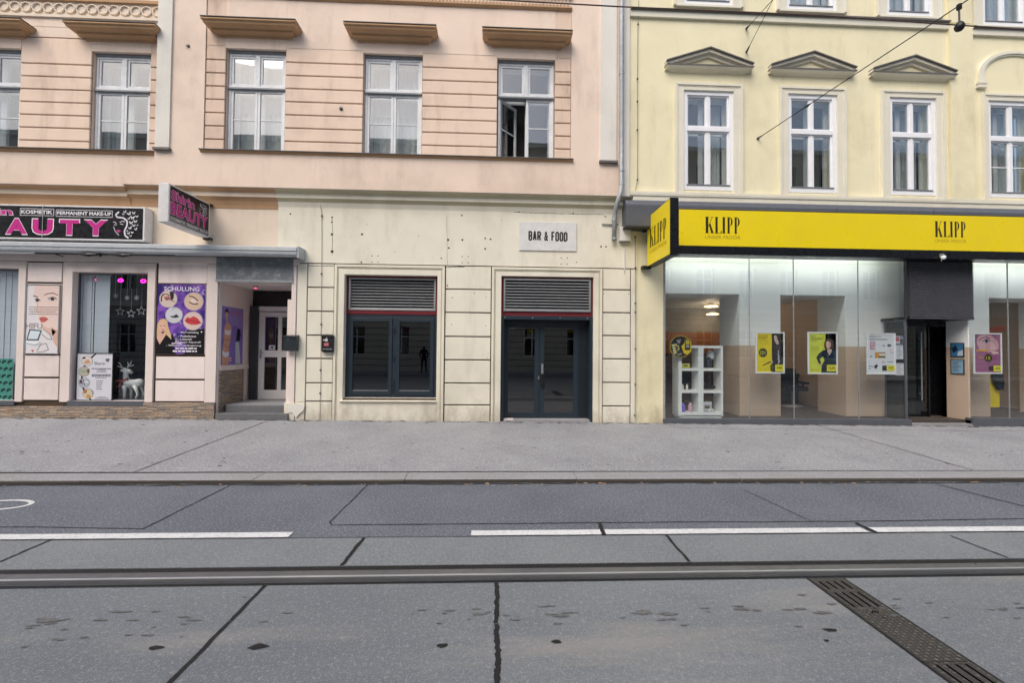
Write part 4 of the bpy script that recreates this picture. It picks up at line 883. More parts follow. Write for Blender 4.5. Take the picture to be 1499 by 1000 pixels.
for t, a, b in (('B', -780, -620), ('E', -590, -440), ('E', 0, 0), ('A', 20, 172), ('U', 203, 350), ('T', 392, 533), ('Y', 566, 730)):
    if a == b: continue
    if t == 'B': a, b = -390, -250
    if t == 'E': a, b = -190, -40
    A.text(t, a-4, 377, b+4, 498, '#e8e4ea', 2, .05); A.text(t, a+3, 384, b-3, 491, '#c8288c', 3, .05)
A.text('Shirin', -300, 305, 72, 362, '#e8e4ea', 2, .05, 1, -.25); A.text('Shirin', -295, 309, 67, 358, '#c8288c', 3, .035, 1, -.25)
for a, b, c, d, t in ((115, 308, 352, 360, 'KOSMETIK'), (365, 312, 763, 362, 'PERMANENT MAKE-UP')):
    A.rect(a, b, c, d, '#d8d6dc', 1); A.rect(a+4, b+4, c-4, d-4, 'sign_black', 2); A.text(t, a+9, b+12, c-9, d-13, '#ecebf0', 3, .03)
logo(A, 765, 300, 1.0); part(m, 'face', fs)
m = MB(); m.tube([(X(64, 300, FYs), FYs-.012, z1+.02), (X(64, 300, FYs), FYs-.012, z0)], .004, 'sign_white', 5); part(m, 'cable', fs)

# projecting beauty sign (perpendicular to the facade)
ya, yb_ = -1.17, -.10
sx1 = (X(243.5, 300, ya)+X(309.5, 330, yb_))/2; th = .20; sx0 = sx1-th*.9; zt1 = (Zz(244, 266, ya)+Zz(310, 299.5, yb_))/2; zb1 = (Zz(243.5, 322, ya)+Zz(309, 350.5, yb_))/2
ps = empty('projecting_sign', ((sx0+sx1)/2, (ya+yb_)/2, zb1), 'white edged black sign reading Shirin BEAUTY sticking out over the entrance', 'sign')
m = MB(); m.box(sx0, sx1, ya, yb_, zb1, zt1, 'sign_white'); part(m, 'light_box', ps, bevel=.008)
m = MB(); e = .03; A = Art(m, (sx1+.002, ya+e, zt1-e), (sx1+.002, yb_-e, zt1-e), (sx1+.002, ya+e, zb1+e), (0, 0, 1000, 640), (1, 0, 0)); A.rect(0, 0, 1000, 640, 'sign_black', 0)
A.text('Shirin', 20, 60, 600, 250, '#e8b0d0', 2, .05, 1, -.0); A.text('Shirin', 28, 68, 592, 242, '#c8288c', 3, .02)
A.text('BEAUTY', 10, 275, 975, 515, '#e8b0d0', 2, .05); A.text('BEAUTY', 20, 285, 965, 505, '#c8288c', 3, .025)
for a, c, t in ((10, 395, 'KOSMETIK'), (410, 990, 'PERMANENT MAKE-UP')): A.rect(a, 545, c, 628, '#d8d6dc', 1); A.rect(a+5, 552, c-5, 621, 'sign_black', 2); A.text(t, a+14, 562, c-14, 610, '#ecebf0', 3, .03)
logo(A, 720, 40, 1.25); part(m, 'face', ps)
m = MB(); m.box(sx0+.05, sx1+.02, -.1, -.02, zb1-.03, zb1+.01, 'black_metal'); m.box(sx0+.05, sx1+.02, -.1, -.02, zt1-.03, zt1, 'black_metal'); part(m, 'bracket', ps)

# awning
ay = -.30; ax0, ax1 = -12.0, X(434, 364, ay-.05); az0, az1 = Zz(220, 371.5, ay-.05), Zz(220, 356.5, ay-.03)
aw = empty('awning', (-8, ay, az0), 'grey metal awning box with its arms folded in running above the beauty shop front', 'awning')
m = MB(); h = az1-az0; m.sweepx([(-.04, az1+.02), (ay, az1), (ay-.05, az1-.03), (ay-.055, az1-h*.45), (ay-.035, az1-h*.52), (ay-.045, az1-h*.58), (ay-.04, az0+.04), (ay, az0), (ay+.06, az0), (-.04, az0+.05)], ax0, ax1, 'awning_metal'); part(m, 'cassette', aw)
m = MB(); m.box(ax0, ax1-.05, ay+.06, -.06, az0+.02, az0+.05, 'charcoal_panel'); part(m, 'underside', aw)
m = MB(); zq = az0-.02; m.box(ax0, X(48, 370, ay), ay+.01, ay+.05, zq, zq+.03, 'sign_white'); m.box(X(50, 370, ay), X(255, 370, ay), ay+.01, ay+.04, zq-.0, zq+.025, 'black_metal'); part(m, 'front_rail', aw)
for a, b in ((118, 141), (148, 146), (170, 190)):
    m = MB(); m.tube([(X(a, 370, ay), ay-.0, zq+.0), (X((a+b)/2+1, 370, ay), ay-.02, zq-.01), (X(b+1, 370, ay), ay, zq+.0)], [.02, .04, .02], 'black_metal', 8); part(m, 'arm', aw)
m = MB(); m.tube([(X(78, 372, ay), ay+.05, zq), (X(92, 374, ay), ay+.0, zq-.05)], .012, 'black_metal'); part(m, 'crank_eye', aw)
m = MB(); m.box(ax1, ax1+.035, ay-.03, -.03, az0-.02, az1+.0, 'awning_metal'); part(m, 'end_cap', aw)

# mailboxes
x, z = at(425.5, 514, -.12); x0, x1 = X(416, 500, -.12), X(435, 500, -.12); z0, z1 = Zz(425, 514, -.12), Zz(425, 491, -.12)
mb_ = empty('mailbox', ((x0+x1)/2, -.12, z0), 'plain dark grey letter box on the jamb right of the entrance steps', 'mailbox')
m = MB(); m.box(x0, x1, -.16, -.05, z0, z1-.03, 'mailbox_dark'); part(m, 'body', mb_, bevel=.006); m = MB(); m.sweepx([(-.05, z1+.01), (-.175, z1-.02), (-.175, z1-.04), (-.05, z1-.03)], x0-.01, x1+.01, 'mailbox_dark'); part(m, 'lid', mb_)
m = MB(); m.tube([((x0+x1)/2-.03, -.162, z1-.08), ((x0+x1)/2-.03, -.168, z1-.08)], .009, 'aluminium'); part(m, 'lock', mb_)
x0, x1 = X(471, 505, -.1), X(488, 505, -.1); z0, z1 = Zz(480, 516, -.1), Zz(480, 491.5, -.1)
mb_ = empty('mailbox', ((x0+x1)/2, -.1, z0), 'black wall box with a pink sticker left of the bar window', 'mailbox')
m = MB(); m.box(x0, x1, -.12, -.032, z0+.02, z1, 'black_metal'); m.sweepx([(-.032, z1+.015), (-.135, z1), (-.135, z1-.015), (-.032, z1)], x0-.005, x1+.005, 'black_metal'); m.box(x0+.02, x1-.01, -.11, -.032, z0, z0+.02, 'black_metal'); part(m, 'body', mb_, bevel=.004)
m = MB(); A = Art(m, *facew(x0, x1, z0+.02, z1, -.121), (0, 0, 70, 95), (0, -1, 0)); A.rect(16, 44, 44, 62, '#c8737c', 1); A.rect(20, 20, 38, 34, '#d0d0d4', 1); A.ell(14, 26, 4, 4, '#c8c8cc', 1); A.ell(30, 14, 3, 3, '#d8d8dc', 1)
part(m, 'sticker', mb_)
m = MB(); A.mb = m
for k in range(3): A.rect(8+k*20, 78, 24+k*20, 84, '#8e9298', 1)
part(m, 'name_plate', mb_)
# cables on the cream wall
def cable(name, label, pts, r_, clips, y, mat='cable_grey', cat='cable'):
    m = MB(); m.tube([(X(a, b, y), y, Zz(a, b, y)) for a, b in pts], r_, mat, 6)
    for a, b in clips: x, z = at(a, b, y); m.box(x-.014, x+.014, y-.012, y+.012, z-.012, z+.012, 'crack')
    return tag(m.build(name), label, cat)
cable('wall_cable', 'thin vertical cable with clips on the cream pilaster left of the bar window', [(465, 277), (467, 290), (471, 312), (471, 390), (470, 480), (469.5, 560), (468, 616)], .0045, [(471, 316), (470.5, 401), (470, 475), (469, 542), (468.5, 576)], -.045)
cable('wall_cable', 'vertical lightning cable with clips on the yellow wall beside the downpipe', [(935, 0), (934, 35), (933, 115), (933.5, 190), (933, 263), (928, 290)], .006, [(934, 35), (933, 115), (933, 148), (933, 190), (933, 263)], -.03)
cable('wall_cable', 'vertical cable with clips between the cream pilaster and the yellow wall at street level', [(930, 345), (930, 450), (930, 540), (929.5, 612)], .006, [(930, 347), (930, 392), (930, 444), (930, 457), (930, 511), (930, 563), (929, 608)], -.05)
# BAR & FOOD sign
def blk(A, ch, x, y, w_, h, t, mt, L=1):
    G = {'B': [[(0, 1), (0, 0), (.7, 0), (1, .1), (1, .38), (.72, .48), (0, .48)], [(.72, .48), (1, .6), (1, .9), (.7, 1), (0, 1)]], 'A': [[(0, 1), (.42, 0), (.58, 0), (1, 1)], [(.2, .7), (.8, .7)]], 'R': [[(0, 1), (0, 0), (.7, 0), (1, .1), (1, .4), (.7, .5), (0, .5)], [(.6, .5), (1, 1)]],
         'F': [[(0, 1), (0, 0), (1, 0)], [(0, .48), (.85, .48)]], 'O': [[(0, .12), (.3, 0), (.7, 0), (1, .12), (1, .88), (.7, 1), (.3, 1), (0, .88), (0, .12)]], 'D': [[(0, 0), (.62, 0), (1, .15), (1, .85), (.62, 1), (0, 1), (0, 0)]]}
    for p in G[ch]:
        P = [(x+t/2+a*(w_-t), y+t/2*.8+b*(h-t*.8)) for a, b in p]; A.line(P, t, mt, L)
        for a, b in P[1:-1]: A.ell(a, b, t/2, t/2, mt, L+.01, 10)
x0, x1 = X(760, 346, -.05), X(844, 346, -.05); z0, z1 = Zz(802, 367, -.05), Zz(802, 325, -.05)
bs = empty('bar_sign', ((x0+x1)/2, -.05, z0), 'white rectangular BAR & FOOD sign on the cream wall above the door', 'sign')
m = MB(); m.box(x0, x1, -.055, -.033, z0, z1, 'sign_white'); part(m, 'panel', bs, bevel=.004)
m = MB(); A = Art(m, *facew(x0, x1, z0, z1, -.056), (398, 275, 818, 488), (0, -1, 0)); 
for ch, a in (('B', 465), ('A', 497), ('R', 529), ('F', 632), ('O', 661), ('O', 692), ('D', 723)): blk(A, ch, a, 345+(a-465)*.01, 28.5, 70, 11.5, '#3a3634')
A.text('&', 580, 346, 611, 417, '#3a3634', 1, .04)
part(m, 'lettering', bs)

# downpipe, junction box
dp = empty('downpipe', (2.62, -.12, 3.5), 'grey zinc rain downpipe running down the joint between the pink and the yellow building', 'downpipe')
m = MB(); yq = -.14; px = [(910, -60), (910, 60), (910, 180), (909.5, 272)]; m.tube([(X(a, b, yq), yq, Zz(a, b, yq)) for a, b in px]+[(X(907, 283, -.2), -.27, Zz(907, 283, -.2)), (X(903, 296, -.2), -.27, Zz(903, 296, -.2)), (X(900.5, 308, yq), -.16, Zz(900.5, 308, yq)), (X(900, 320, yq), -.12, Zz(900, 320, yq)), (X(899.5, 352, yq), -.11, Zz(899.5, 352, yq))], .048, 'zinc', 14); part(m, 'pipe', dp, smooth=True)
for b in (108, 250, 271, 322, 349):
    a = 910 if b < 275 else 899.5; x, z = at(a, b, yq); yy = yq if b < 275 else -.115; m = MB(); m.lathe((x, yy, z), [(.048, -.025), (.056, -.02), (.056, .02), (.048, .025)], 'zinc', 14); m.box(x-.008, x+.008, yy, -.04, z-.01, z+.01, 'zinc'); part(m, 'collar', dp)
m = MB(); x, z = at(895, 328, -.08); m.box(x-.19, x+.15, -.06, -.045, z-.012, z+.012, 'transom_dark'); part(m, 'bracket', dp)
x0, x1 = X(907, 343, -.1), X(923.5, 343, -.1); z0, z1 = Zz(915, 354.5, -.1), Zz(915, 332, -.1)
jb = empty('junction_box', ((x0+x1)/2, -.08, z0), 'small off white junction box beside the foot of the downpipe with a thin conduit below', 'junction box')
m = MB(); m.box(x0, x1, -.13, -.033, z0+.02, z1, 'sign_white'); m.box(x0+.01, x1-.01, -.12, -.04, z0, z0+.02, 'transom_dark'); part(m, 'cover', jb, bevel=.015)
m = MB(); x, z = at(914, 395, -.045); m.tube([(x, -.05, z0), (x, -.05, z)], .009, 'sign_white', 6); m.tube([(x, -.05, z), (x+.01, -.04, z-.09)], .004, 'transom_dark', 6); part(m, 'conduit', jb)

# ================================================================= YELLOW BUILDING
yel = empty('yellow_building', (8, 0, 0), 'pale yellow rendered building with white framed windows above the yellow hairdresser fascia', 'building')
YW = [(3.975, 5.062), (6.26, 7.352), (8.53, 9.583), (10.78, 11.9)]
WT, WB, WTR = 7.20, 5.06, 6.395
TW = [(X(a, 5), X(b, 5)) for a, b in ((1000, 1072), (1150, 1223), (1296, 1363), (1436, 1500))]; TB = [Zz(1036, 8.5), Zz(1186, 16), Zz(1330, 24.5), Zz(1470, 39)]
m = MB()
hol = [(a+.05, b-.05, WB+.05, WT-.05) for a, b in YW]+[(a, b, t, 11.2) for (a, b), t in zip(TW, TB)]
m.wall(2.80, 14, 4.6, 13, hol, 0, .3, 'yellow_plaster')
m.wall(2.97, 14, 0, 4.62, [(3.56, 14, .0, 3.72)], .0, .3, 'yellow_plaster')
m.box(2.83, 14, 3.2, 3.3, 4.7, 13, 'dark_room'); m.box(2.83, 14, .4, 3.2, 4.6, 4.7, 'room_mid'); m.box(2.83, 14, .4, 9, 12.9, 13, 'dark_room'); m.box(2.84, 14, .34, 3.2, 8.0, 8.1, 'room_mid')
part(m, 'wall', yel)
m = MB(); m.box(2.635, 2.80, -.045, .2, ZC-.25, 13, 'white_plaster'); part(m, 'joint_strip', yel); m = MB(); m.box(9.885, 10.42, -.06, 0, 4.96, 8.86, 'yellow_plaster'); m.box(9.90, 10.40, -.05, 0, 8.9, 13, 'yellow_plaster'); part(m, 'pilaster', yel)
def ycourse(x0, x1, z, d, h, nm):
    m = MB(); m.sweepx([(0, z), (-d, z-.02), (-d, z-.045), (-d*.55, z-.05), (-d*.55, z-h), (0, z-h)], x0, x1, 'yellow_trim', ['flashing', 'flashing', 'flashing', 'yellow_trim', 'yellow_trim', 'yellow_trim']); part(m, nm, yel)
ycourse(2.81, 9.885, 8.93, .10, .18, 'string_course'); ycourse(10.42, 14, 8.83, .10, .18, 'string_course')
m = MB(); m.sweepx([(0, 4.99), (-.07, 4.985), (-.07, 4.90), (-.05, 4.88), (-.05, 4.74), (0, 4.74)], 2.805, 14, 'yellow_trim'); m.box(2.81, 9.87, -.074, -.06, 4.93, 4.937, 'pediment_grey'); part(m, 'sill_course', yel)
for i, (a, b) in enumerate(YW):
    m = MB(); o = .195 if i < 3 else .14
    m.ring(a-o, b+o, 4.99, WT+.15, .05, -.065, 0, 'yellow_trim', bottom=False, wt=.05); m.ring(a-o+.05, b+o-.05, 4.99, WT+.10, o-.05, -.045, 0, 'yellow_trim', bottom=False, wt=.10)
    m.ring(a-o+.065, b+o-.065, 4.99, WT+.085, .012, -.052, -.04, 'pediment_grey', bottom=False); part(m, 'window_surround', yel, bevel=.004)
for (a, b), t in zip(TW, TB):
    m = MB(); m.ring(a-.22, b+.22, t-.03, 11.4, .05, -.06, 0, 'yellow_trim', bottom=False); m.ring(a-.17, b+.17, t-.03, 11.3, .17, -.04, 0, 'yellow_trim', bottom=False); m.box(a-.17, b+.17, -.05, 0, t-.05, t, 'yellow_trim'); part(m, 'window_surround', yel, bevel=.004)
for cx in (4.505, 6.775, 9.03):
    m = MB(); hw = .80; zb = 7.60; za = 8.10; d = .17
    m.rings([[(cx-(hw+p), 0, z), (cx-(hw+p), -p*1.0, z), (cx+(hw+p), -p*1.0, z), (cx+(hw+p), 0, z)] for p, z in ((.02, zb), (.06, zb+.03), (.12, zb+.045), (.135, zb+.075))], 'pediment_grey')
    m.box(cx-hw-.145, cx+hw+.145, -.145, 0, zb+.0755, zb+.10, 'flashing')
    for s in (-1, 1):
        e0, e1 = hw+.14, 0
        for (t0, t1, dd, mt) in ((.0, .07, .045, 'pediment_grey'), (.07, .13, .11, 'pediment_grey'), (.13, .155, .15, 'flashing')):
            z00 = zb+.0; q = [(cx+s*e0*(1-.0), zb+.10+t0-.08), (cx, za-.17+t0), (cx, za-.17+t1), (cx+s*e0, zb+.10+t1-.08)]
            if s == 1: q = q[::-1]
            m.prism(q, -dd, 0, mt)
    part(m, 'pediment', yel)
# blind arch over the fourth window
m = MB(); c0 = X(1430, 120); cxa = (X(1430, 128)+X(1542, 128))/2; R1 = cxa-c0; zs = Zz(1436, 110)
for R, w_, dd in ((R1, .10, .05), (R1-.10, .05, .03)):
    n = 28; P0 = [(cxa-R*cos(t), zs+R*sin(t)*.62) for t in [pi*i/n for i in range(n+1)]]; P1 = [(cxa-(R-w_)*cos(t), zs+(R-w_)*sin(t)*.62) for t in [pi*i/n for i in range(n+1)]]
    for i in range(n): m.prism([P0[i], P1[i], P1[i+1], P0[i+1]], -dd, 0, 'yellow_trim')
m.box(c0, c0+.15, -.05, 0, zs-.16, zs, 'yellow_trim'); m.box(c0-.03, c0+.17, -.07, 0, zs-.22, zs-.16, 'yellow_trim'); m.box(c0-.03, c0+.17, -.065, 0, zs-.30, zs-.24, 'yellow_trim'); part(m, 'blind_arch', yel)
def ywin(a, b, z0, z1, tr, wk, curt=None, bars=False):
    cx = (a+b)/2; y = .02; m = MB(); m.ring(a, b, z0, z1, .085, y-.03, y+.10, 'window_white', wb=.10); m.box(cx-.03, cx+.03, y-.01, y+.09, z0+.1, z1-.085, 'window_white')
    if tr: m.box(a+.085, b-.085, y-.035, y+.09, tr-.06, tr+.04, 'window_white')
    m.box(a+.07, b-.07, y-.045, y, z0+.10, z0+.125, 'transom_dark')
    wd = part(m, 'window', yel, bevel=.005)
    for p, q in ((a+.085, cx-.03), (cx+.03, b-.085)):
        for r0, r1 in (((z0+.11, tr-.06), (tr+.04, z1-.085)) if tr else ((z0+.11, z1-.085),)):
            m = MB(); m.ring(p+.001, q-.001, r0, r1, .03, y+.0, y+.05, 'window_white')
            if bars and r0 < tr-.5: m.box(p+.03, q-.03, y+.01, y+.04, (r0+r1)/2-.01, (r0+r1)/2+.01, 'window_white')
            part(m, 'sash', wd, bevel=.003)
            m = MB(); m.box(p+.025, q-.025, y+.02, y+.026, r0+.025, r1-.025, 'window_glass'); part(m, 'pane', wd)
    m = MB(); yy = y+.2; m.ring(a+.03, b-.03, z0, z1-.05, .08, yy, yy+.04, 'window_white'); m.box(cx-.05+wk, cx+.05+wk, yy, yy+.04, z0, z1, 'window_white')
    if tr: m.box(a, b, yy, yy+.04, tr-.05, tr+.03, 'window_white')
    part(m, 'inner_frame', wd)
    if curt: part(curtain(a+curt[0], a+curt[1], z0, z1-.1, y+.34, .015, 6, 'net_curtain'), 'net_curtain', wd)
    m = MB(); m.box(a-.2, b+.2, .75, .8, z0-.2, z1+.2, 'room_mid'); part(m, 'room_back', wd)
ywin(*YW[0], WB, WT, WTR, -.06, (.55, 1.0)); ywin(*YW[1], WB, WT, WTR, .05); ywin(*YW[2], WB, WT, WTR, -.1, (.62, 1.0)); ywin(*YW[3], WB, WT, WTR-.02, -.1, (.6, 1.1), True)
for (a, b), t in zip(TW, TB): ywin(a, b, t, 11.1, None, 0, (.05, b-a-.05))

# ---- salon front
GX0, GX1 = 3.58, 14.0; DRX0, DRX1 = 8.93, X(1421, 520); GZT = 3.66
m = MB(); m.box(3.545, GX0, -.03, .25, .10, 3.7, 'aluminium'); m.box(GX0-.02, GX0, -.04, 0, .1, 3.7, 'zinc')
m.box(GX0-.04, DRX0+.01, -.05, .12, -.02, Zz(1100, 614, -.05), 'slate_panel'); m.box(DRX1-.01, 14, -.05, .12, -.05, Zz(1460, 613, -.05), 'slate_panel')
part(m, 'shopfront_frame', yel, bevel=.003)
JX = [GX0, X(1098, 500), X(1163, 500), X(1258, 500), DRX0]
for a, b in zip(JX, JX[1:]): m = MB(); m.box(a+.004, b-.004, .02, .03, .14, GZT, 'shop_glass'); part(m, 'glass_pane', yel)
m = MB(); m.box(DRX1+.004, X(1478, 500), .02, .03, .1, GZT, 'shop_glass'); part(m, 'glass_pane', yel); m = MB(); m.box(X(1478, 500)+.008, 14, .02, .03, .1, GZT, 'shop_glass'); part(m, 'glass_pane', yel)
m = MB()
for x in JX[1:4]+[X(1478, 500)]: m.box(x-.005, x+.005, .015, .035, .14, GZT, 'zinc')
part(m, 'glass_joint', yel)
# inner wall set back behind the glass, with openings
IY, IT = .58, .85; iz = Zz(1110, 506, IY); ih = Zz(1030, 430, IY); fl = .17
OPN = [(3.3, X(1082.5, 500, IY)), (X(1142.5, 500, IY), X(1238, 500, IY)), (X(1299, 500, IY), X(1392, 500, IY)), (X(1448.5, 500, IY), 13.3)]
def iwall(m, x0, x1, y0, y1, z0, z1):
    if z0 < iz < z1: m.box(x0, x1, y0, y1, z0, iz, 'interior_beige'); m.box(x0, x1, y0, y1, iz, z1, 'interior_white')
    else: m.box(x0, x1, y0, y1, z0, z1, 'interior_white')
m = MB(); 
for a, b in ((OPN[0][1], OPN[1][0]), (OPN[1][1], OPN[2][0]), (OPN[2][1], OPN[3][0]), (13.3, 14)): iwall(m, a, b, IY, IY+IT, fl, ih)
m.box(3.3, 14, IY, IY+IT, ih, 4.2, 'interior_white'); m.box(OPN[2][0], OPN[2][1], IY+.003, IY+IT, Zz(1372, 468, 0)+.02, ih, 'interior_white'); iwall(m, 3.3, 3.55, .1, 6, fl, 3.9); m.box(3.3, 14, .12, 7, 3.85, 3.95, 'interior_white'); m.box(3.3, 14, .05, .12, 3.66, 3.95, 'interior_white')
m.box(3.3, 14, .12, 7.2, -.05, fl, 'room_floor'); m.box(3.3, 8.7, 4.9, 5.0, fl, 1.55, 'wood_dark'); m.box(3.3, 8.7, 4.9, 5.0, 1.55, 2.25, 'wood_warm'); m.box(3.3, 8.7, 4.9, 5.0, 2.25, 3.9, 'room_mid'); m.box(8.7, 14, 4.9, 5.0, fl, 3.9, 'room_mid')
m.box(8.65, 8.75, IY+IT, 5, fl, 3.9, 'interior_beige'); m.box(3.3, 14, 1.5, 4.9, 3.05, 3.1, 'interior_white'); m.box(13.9, 14, .1, 7, 0, 4, 'interior_beige')
part(m, 'salon_interior', yel)
# entrance recess
m = MB(); yb = .50; lz0, lz1 = Zz(1372, 468, -.0), 3.64
m.box(DRX0-.07, DRX1+.02, -.06, yb+.1, lz0, lz0+.05, 'sign_black'); m.box(DRX0-.09, DRX1+.0, -.06, .0, lz0, lz1, 'charcoal_panel')
n = 30
for k in range(n): z = lz0+(lz1-lz0)*k/n; m.rings([[(xx, -.06, z+.008), (xx, -.082, z+.014), (xx, -.078, z+.026), (xx, -.06, z+.034)] for xx in (DRX0-.03, DRX1)], 'lamella')
part(m, 'lamella_panel', yel)
sx = X(1330, 500, .0)
m = MB(); m.box(DRX0-.06, DRX0-.03, .0, .04, .14, lz0+.02, 'slate_panel'); m.box(DRX0-.06, DRX0-.03, yb-.04, yb, .14, lz0, 'slate_panel'); m.box(DRX0-.06, DRX0-.03, .04, yb-.04, lz0-.05, lz0, 'slate_panel'); m.box(DRX0-.05, DRX0-.042, .04, yb-.04, .14, lz0-.05, 'door_glass_side'); part(m, 'side_window', yel)
m = MB(); iwall(m, DRX1, DRX1+.04, .05, yb+.1, .17, lz0+0); m.box(DRX1-.01, DRX1+.05, .0, yb+.1, .0, .17, 'slate_panel'); part(m, 'side_panel', yel)
m = MB(); dxa, dxb, dxc = X(1300, 520, yb), X(1361, 520, yb), X(1393, 520, yb)
m.box(dxc, DRX1, yb, yb+.1, .12, lz0, 'interior_beige'); m.box(dxa, DRX1, yb-.0, yb+.08, lz0-.12, lz0+.02, 'sign_black'); m.box(dxb, dxc, yb+.25, yb+.3, .12, lz0, 'sign_black'); m.box(dxb-.03, dxb, yb, yb+.3, .12, lz0, 'sign_black'); m.box(dxc-.0, dxc+.02, yb, yb+.3, .12, lz0, 'sign_black')  # black slab behind the opening stands in for the doorway's deep shade
m.box(dxa-.4, DRX1, -.03, yb+.3, -.02, .10, 'kerb_granite')
part(m, 'entrance_recess', yel)
m = MB(); m.box(dxa+.0, dxb-.035, yb+.02, yb+.03, .14, lz0-.12, 'door_glass_side'); gd = part(m, 'glass_door', yel); m = MB(); hx = X(1347, 520, yb); m.tube([(hx, yb-.03, .55), (hx, yb-.03, 2.1)], .013, 'aluminium', 8); m.tube([(hx, yb+.02, .7), (hx, yb-.03, .7)], .008, 'aluminium', 6); m.tube([(hx, yb+.02, 1.95), (hx, yb-.03, 1.95)], .008, 'aluminium', 6); part(m, 'door_handle', gd)
m = MB(); iwall(m, dxa+.1, dxb, yb+.7, yb+.75, .14, lz0); m.box(X(1345, 498, yb+.69), X(1353, 498, yb+.69), yb+.68, yb+.70, Zz(1349, 503, yb+.69), Zz(1349, 493, yb+.69), 'charcoal_panel'); part(m, 'lobby_wall', yel)

# ---- fascia light box
FY = -.35
fx0 = X(917, 310, FY); lx0 = X(993, 330, FY)
kf = empty('fascia_sign', (8, FY, 3.6), 'long yellow illuminated fascia reading KLIPP twice above the salon windows', 'sign')
m = MB(); m.sweepx([(-.05, 4.80), (FY+.06, 4.70), (FY-.0, 4.60), (FY, 4.53), (-.05, 4.53)], fx0, 14, 'slate_panel'); m.box(fx0, lx0, FY, -.05, Zz(930, 330, FY), 4.53, 'slate_panel'); m.box(fx0-.01, lx0-.0, FY+.0, -.05, Zz(930, 330, FY)-.03, Zz(930, 330, FY), 'charcoal_panel')
for x in (X(1225, 300, FY), X(1367, 303, FY)): m.box(x-.006, x+.006, FY-.003, FY+.05, 4.53, 4.62, 'charcoal_panel')
part(m, 'cassette', kf, bevel=.004)
m = MB(); m.box(lx0, 14, FY+.0, -.05, 3.77, 4.525, 'sign_black'); m.box(lx0, 14, FY-.015, -.05, 3.60, 3.765, 'sign_black'); m.box(3.56, lx0, FY+.1, -.05, 3.6, 4.2, 'sign_black'); part(m, 'housing', kf, bevel=.004)
m = MB(); m.box(lx0+.01, 14, FY-.012, FY, 3.775, 4.515, 'signal_yellow')
def didone(A, ch, x, y0, y1, w_, mt, L):         # high contrast condensed capitals
    h = y1-y0; st = w_*.34; th_ = w_*.07; sf = h*.025
    def serif(a, b, y): A.rect(a, y, b, y+sf, mt, L)
    A.rect(x+w_*.08, y0, x+w_*.08+st, y1, mt, L); 
    if ch != 'L' or 1: serif(x, x+w_*.08+st+w_*.08, y0); serif(x, x+w_*.08+st+w_*.08, y1-sf)
    xs = x+w_*.08+st
    if ch == 'L': A.rect(xs, y1-sf*1.1, x+w_, y1, mt, L); A.poly([(x+w_-th_*1.4, y1-h*.16), (x+w_, y1-h*.16), (x+w_, y1), (x+w_-th_*2.4, y1)], mt, L)
    if ch == 'K':
        A.poly([(xs, y0+h*.56), (x+w_*.92, y0), (x+w_*.92+th_, y0), (xs, y0+h*.62)], mt, L); serif(x+w_*.78, x+w_*1.06, y0); A.poly([(xs+w_*.08, y0+h*.50), (xs+w_*.26, y0+h*.38), (x+w_*1.12, y1), (x+w_*.80, y1)], mt, L); serif(x+w_*.70, x+w_*1.2, y1-sf)
    if ch == 'P':
        n = 12; rx_ = w_*.50; ry_ = h*.27; cy_ = y0+ry_
        O = [(xs+rx_*max(sin(t), 0), cy_-ry_*cos(t)) for t in [pi*i/n for i in range(n+1)]]; I = [(xs+(rx_-w_*.27)*max(sin(t), 0), cy_-(ry_-sf*1.2)*cos(t)) for t in [pi*i/n for i in range(n+1)]]
        for i in range(n): A.poly([O[i], O[i+1], I[i+1], I[i]], mt, L)
def klipp(A, x0, y0, x1, y1, mt, L=1):
    W = x1-x0; sp = [('K', .0, .215), ('L', .275, .19), ('I', .48, .15), ('P', .62, .17), ('P', .82, .17)]
    for ch, a, w_ in sp:
        ww = w_*W; didone(A, ch, x0+a*W, y0, y1, ww if ch != 'I' else ww*1.25, mt, L)
A = Art(m, (X(993, 330, FY), FY-.0125, 4.515), (X(1499, 330, FY), FY-.0125, 4.515), (X(993, 330, FY), FY-.0125, 3.775), (993, 306.5, 1499, 361.5), (0, -1, 0)); A.n = Vector((0, -1, 0))
pp = A.p; A.p = lambda x, y, L: A.o+A.u*((x-993)/506)+A.d*((y-306.5)/55)+A.n*(.001*L)
klipp(A, 1030.5, 317, 1081, 342, '#2b2618'); A.text('UNSER FRISÖR', 1030.5, 344, 1081, 350.5, '#a89428', 1)
klipp(A, 1364, 320-4, 1411, 345-4.5, '#3a2c22'); A.text('UNSER FRISÖR', 1364, 343, 1411, 349, '#b7a233', 1)
part(m, 'face', kf)
# ---- projecting sign of the salon
ya, yb2 = -1.30, -.12
px1 = (X(980, 330, ya)+X(948, 356, yb2))/2; px2 = px1+.155; zt2 = (Zz(983, 287, ya)+Zz(949, 320, yb2))/2; zb2 = (Zz(978, 371, ya)+Zz(950, 393, yb2))/2
kp = empty('projecting_sign', (px1, -.7, zb2), 'square yellow KLIPP sign with a black edge sticking out at the salon corner', 'sign')
m = MB(); m.box(px1, px2, ya, yb2, zb2, zt2, 'sign_black'); part(m, 'light_box', kp, bevel=.006)
m = MB(); e = .018; m.box(px1-.004, px1, ya+e, yb2-e, zb2+e, zt2-e, 'signal_yellow'); m.box(px2, px2+.004, ya+e, yb2-e, zb2+e, zt2-e, 'signal_yellow')
A = Art(m, (px1-.005, yb2-e, zt2-e), (px1-.005, ya+e, zt2-e), (px1-.005, yb2-e, zb2+e), (0, 0, 100, 100), (-1, 0, 0), .001); klipp(A, 14, 28, 88, 66, '#2b2618'); A.text('UNSER FRISÖR', 14, 70, 88, 78, '#a89428', 1)
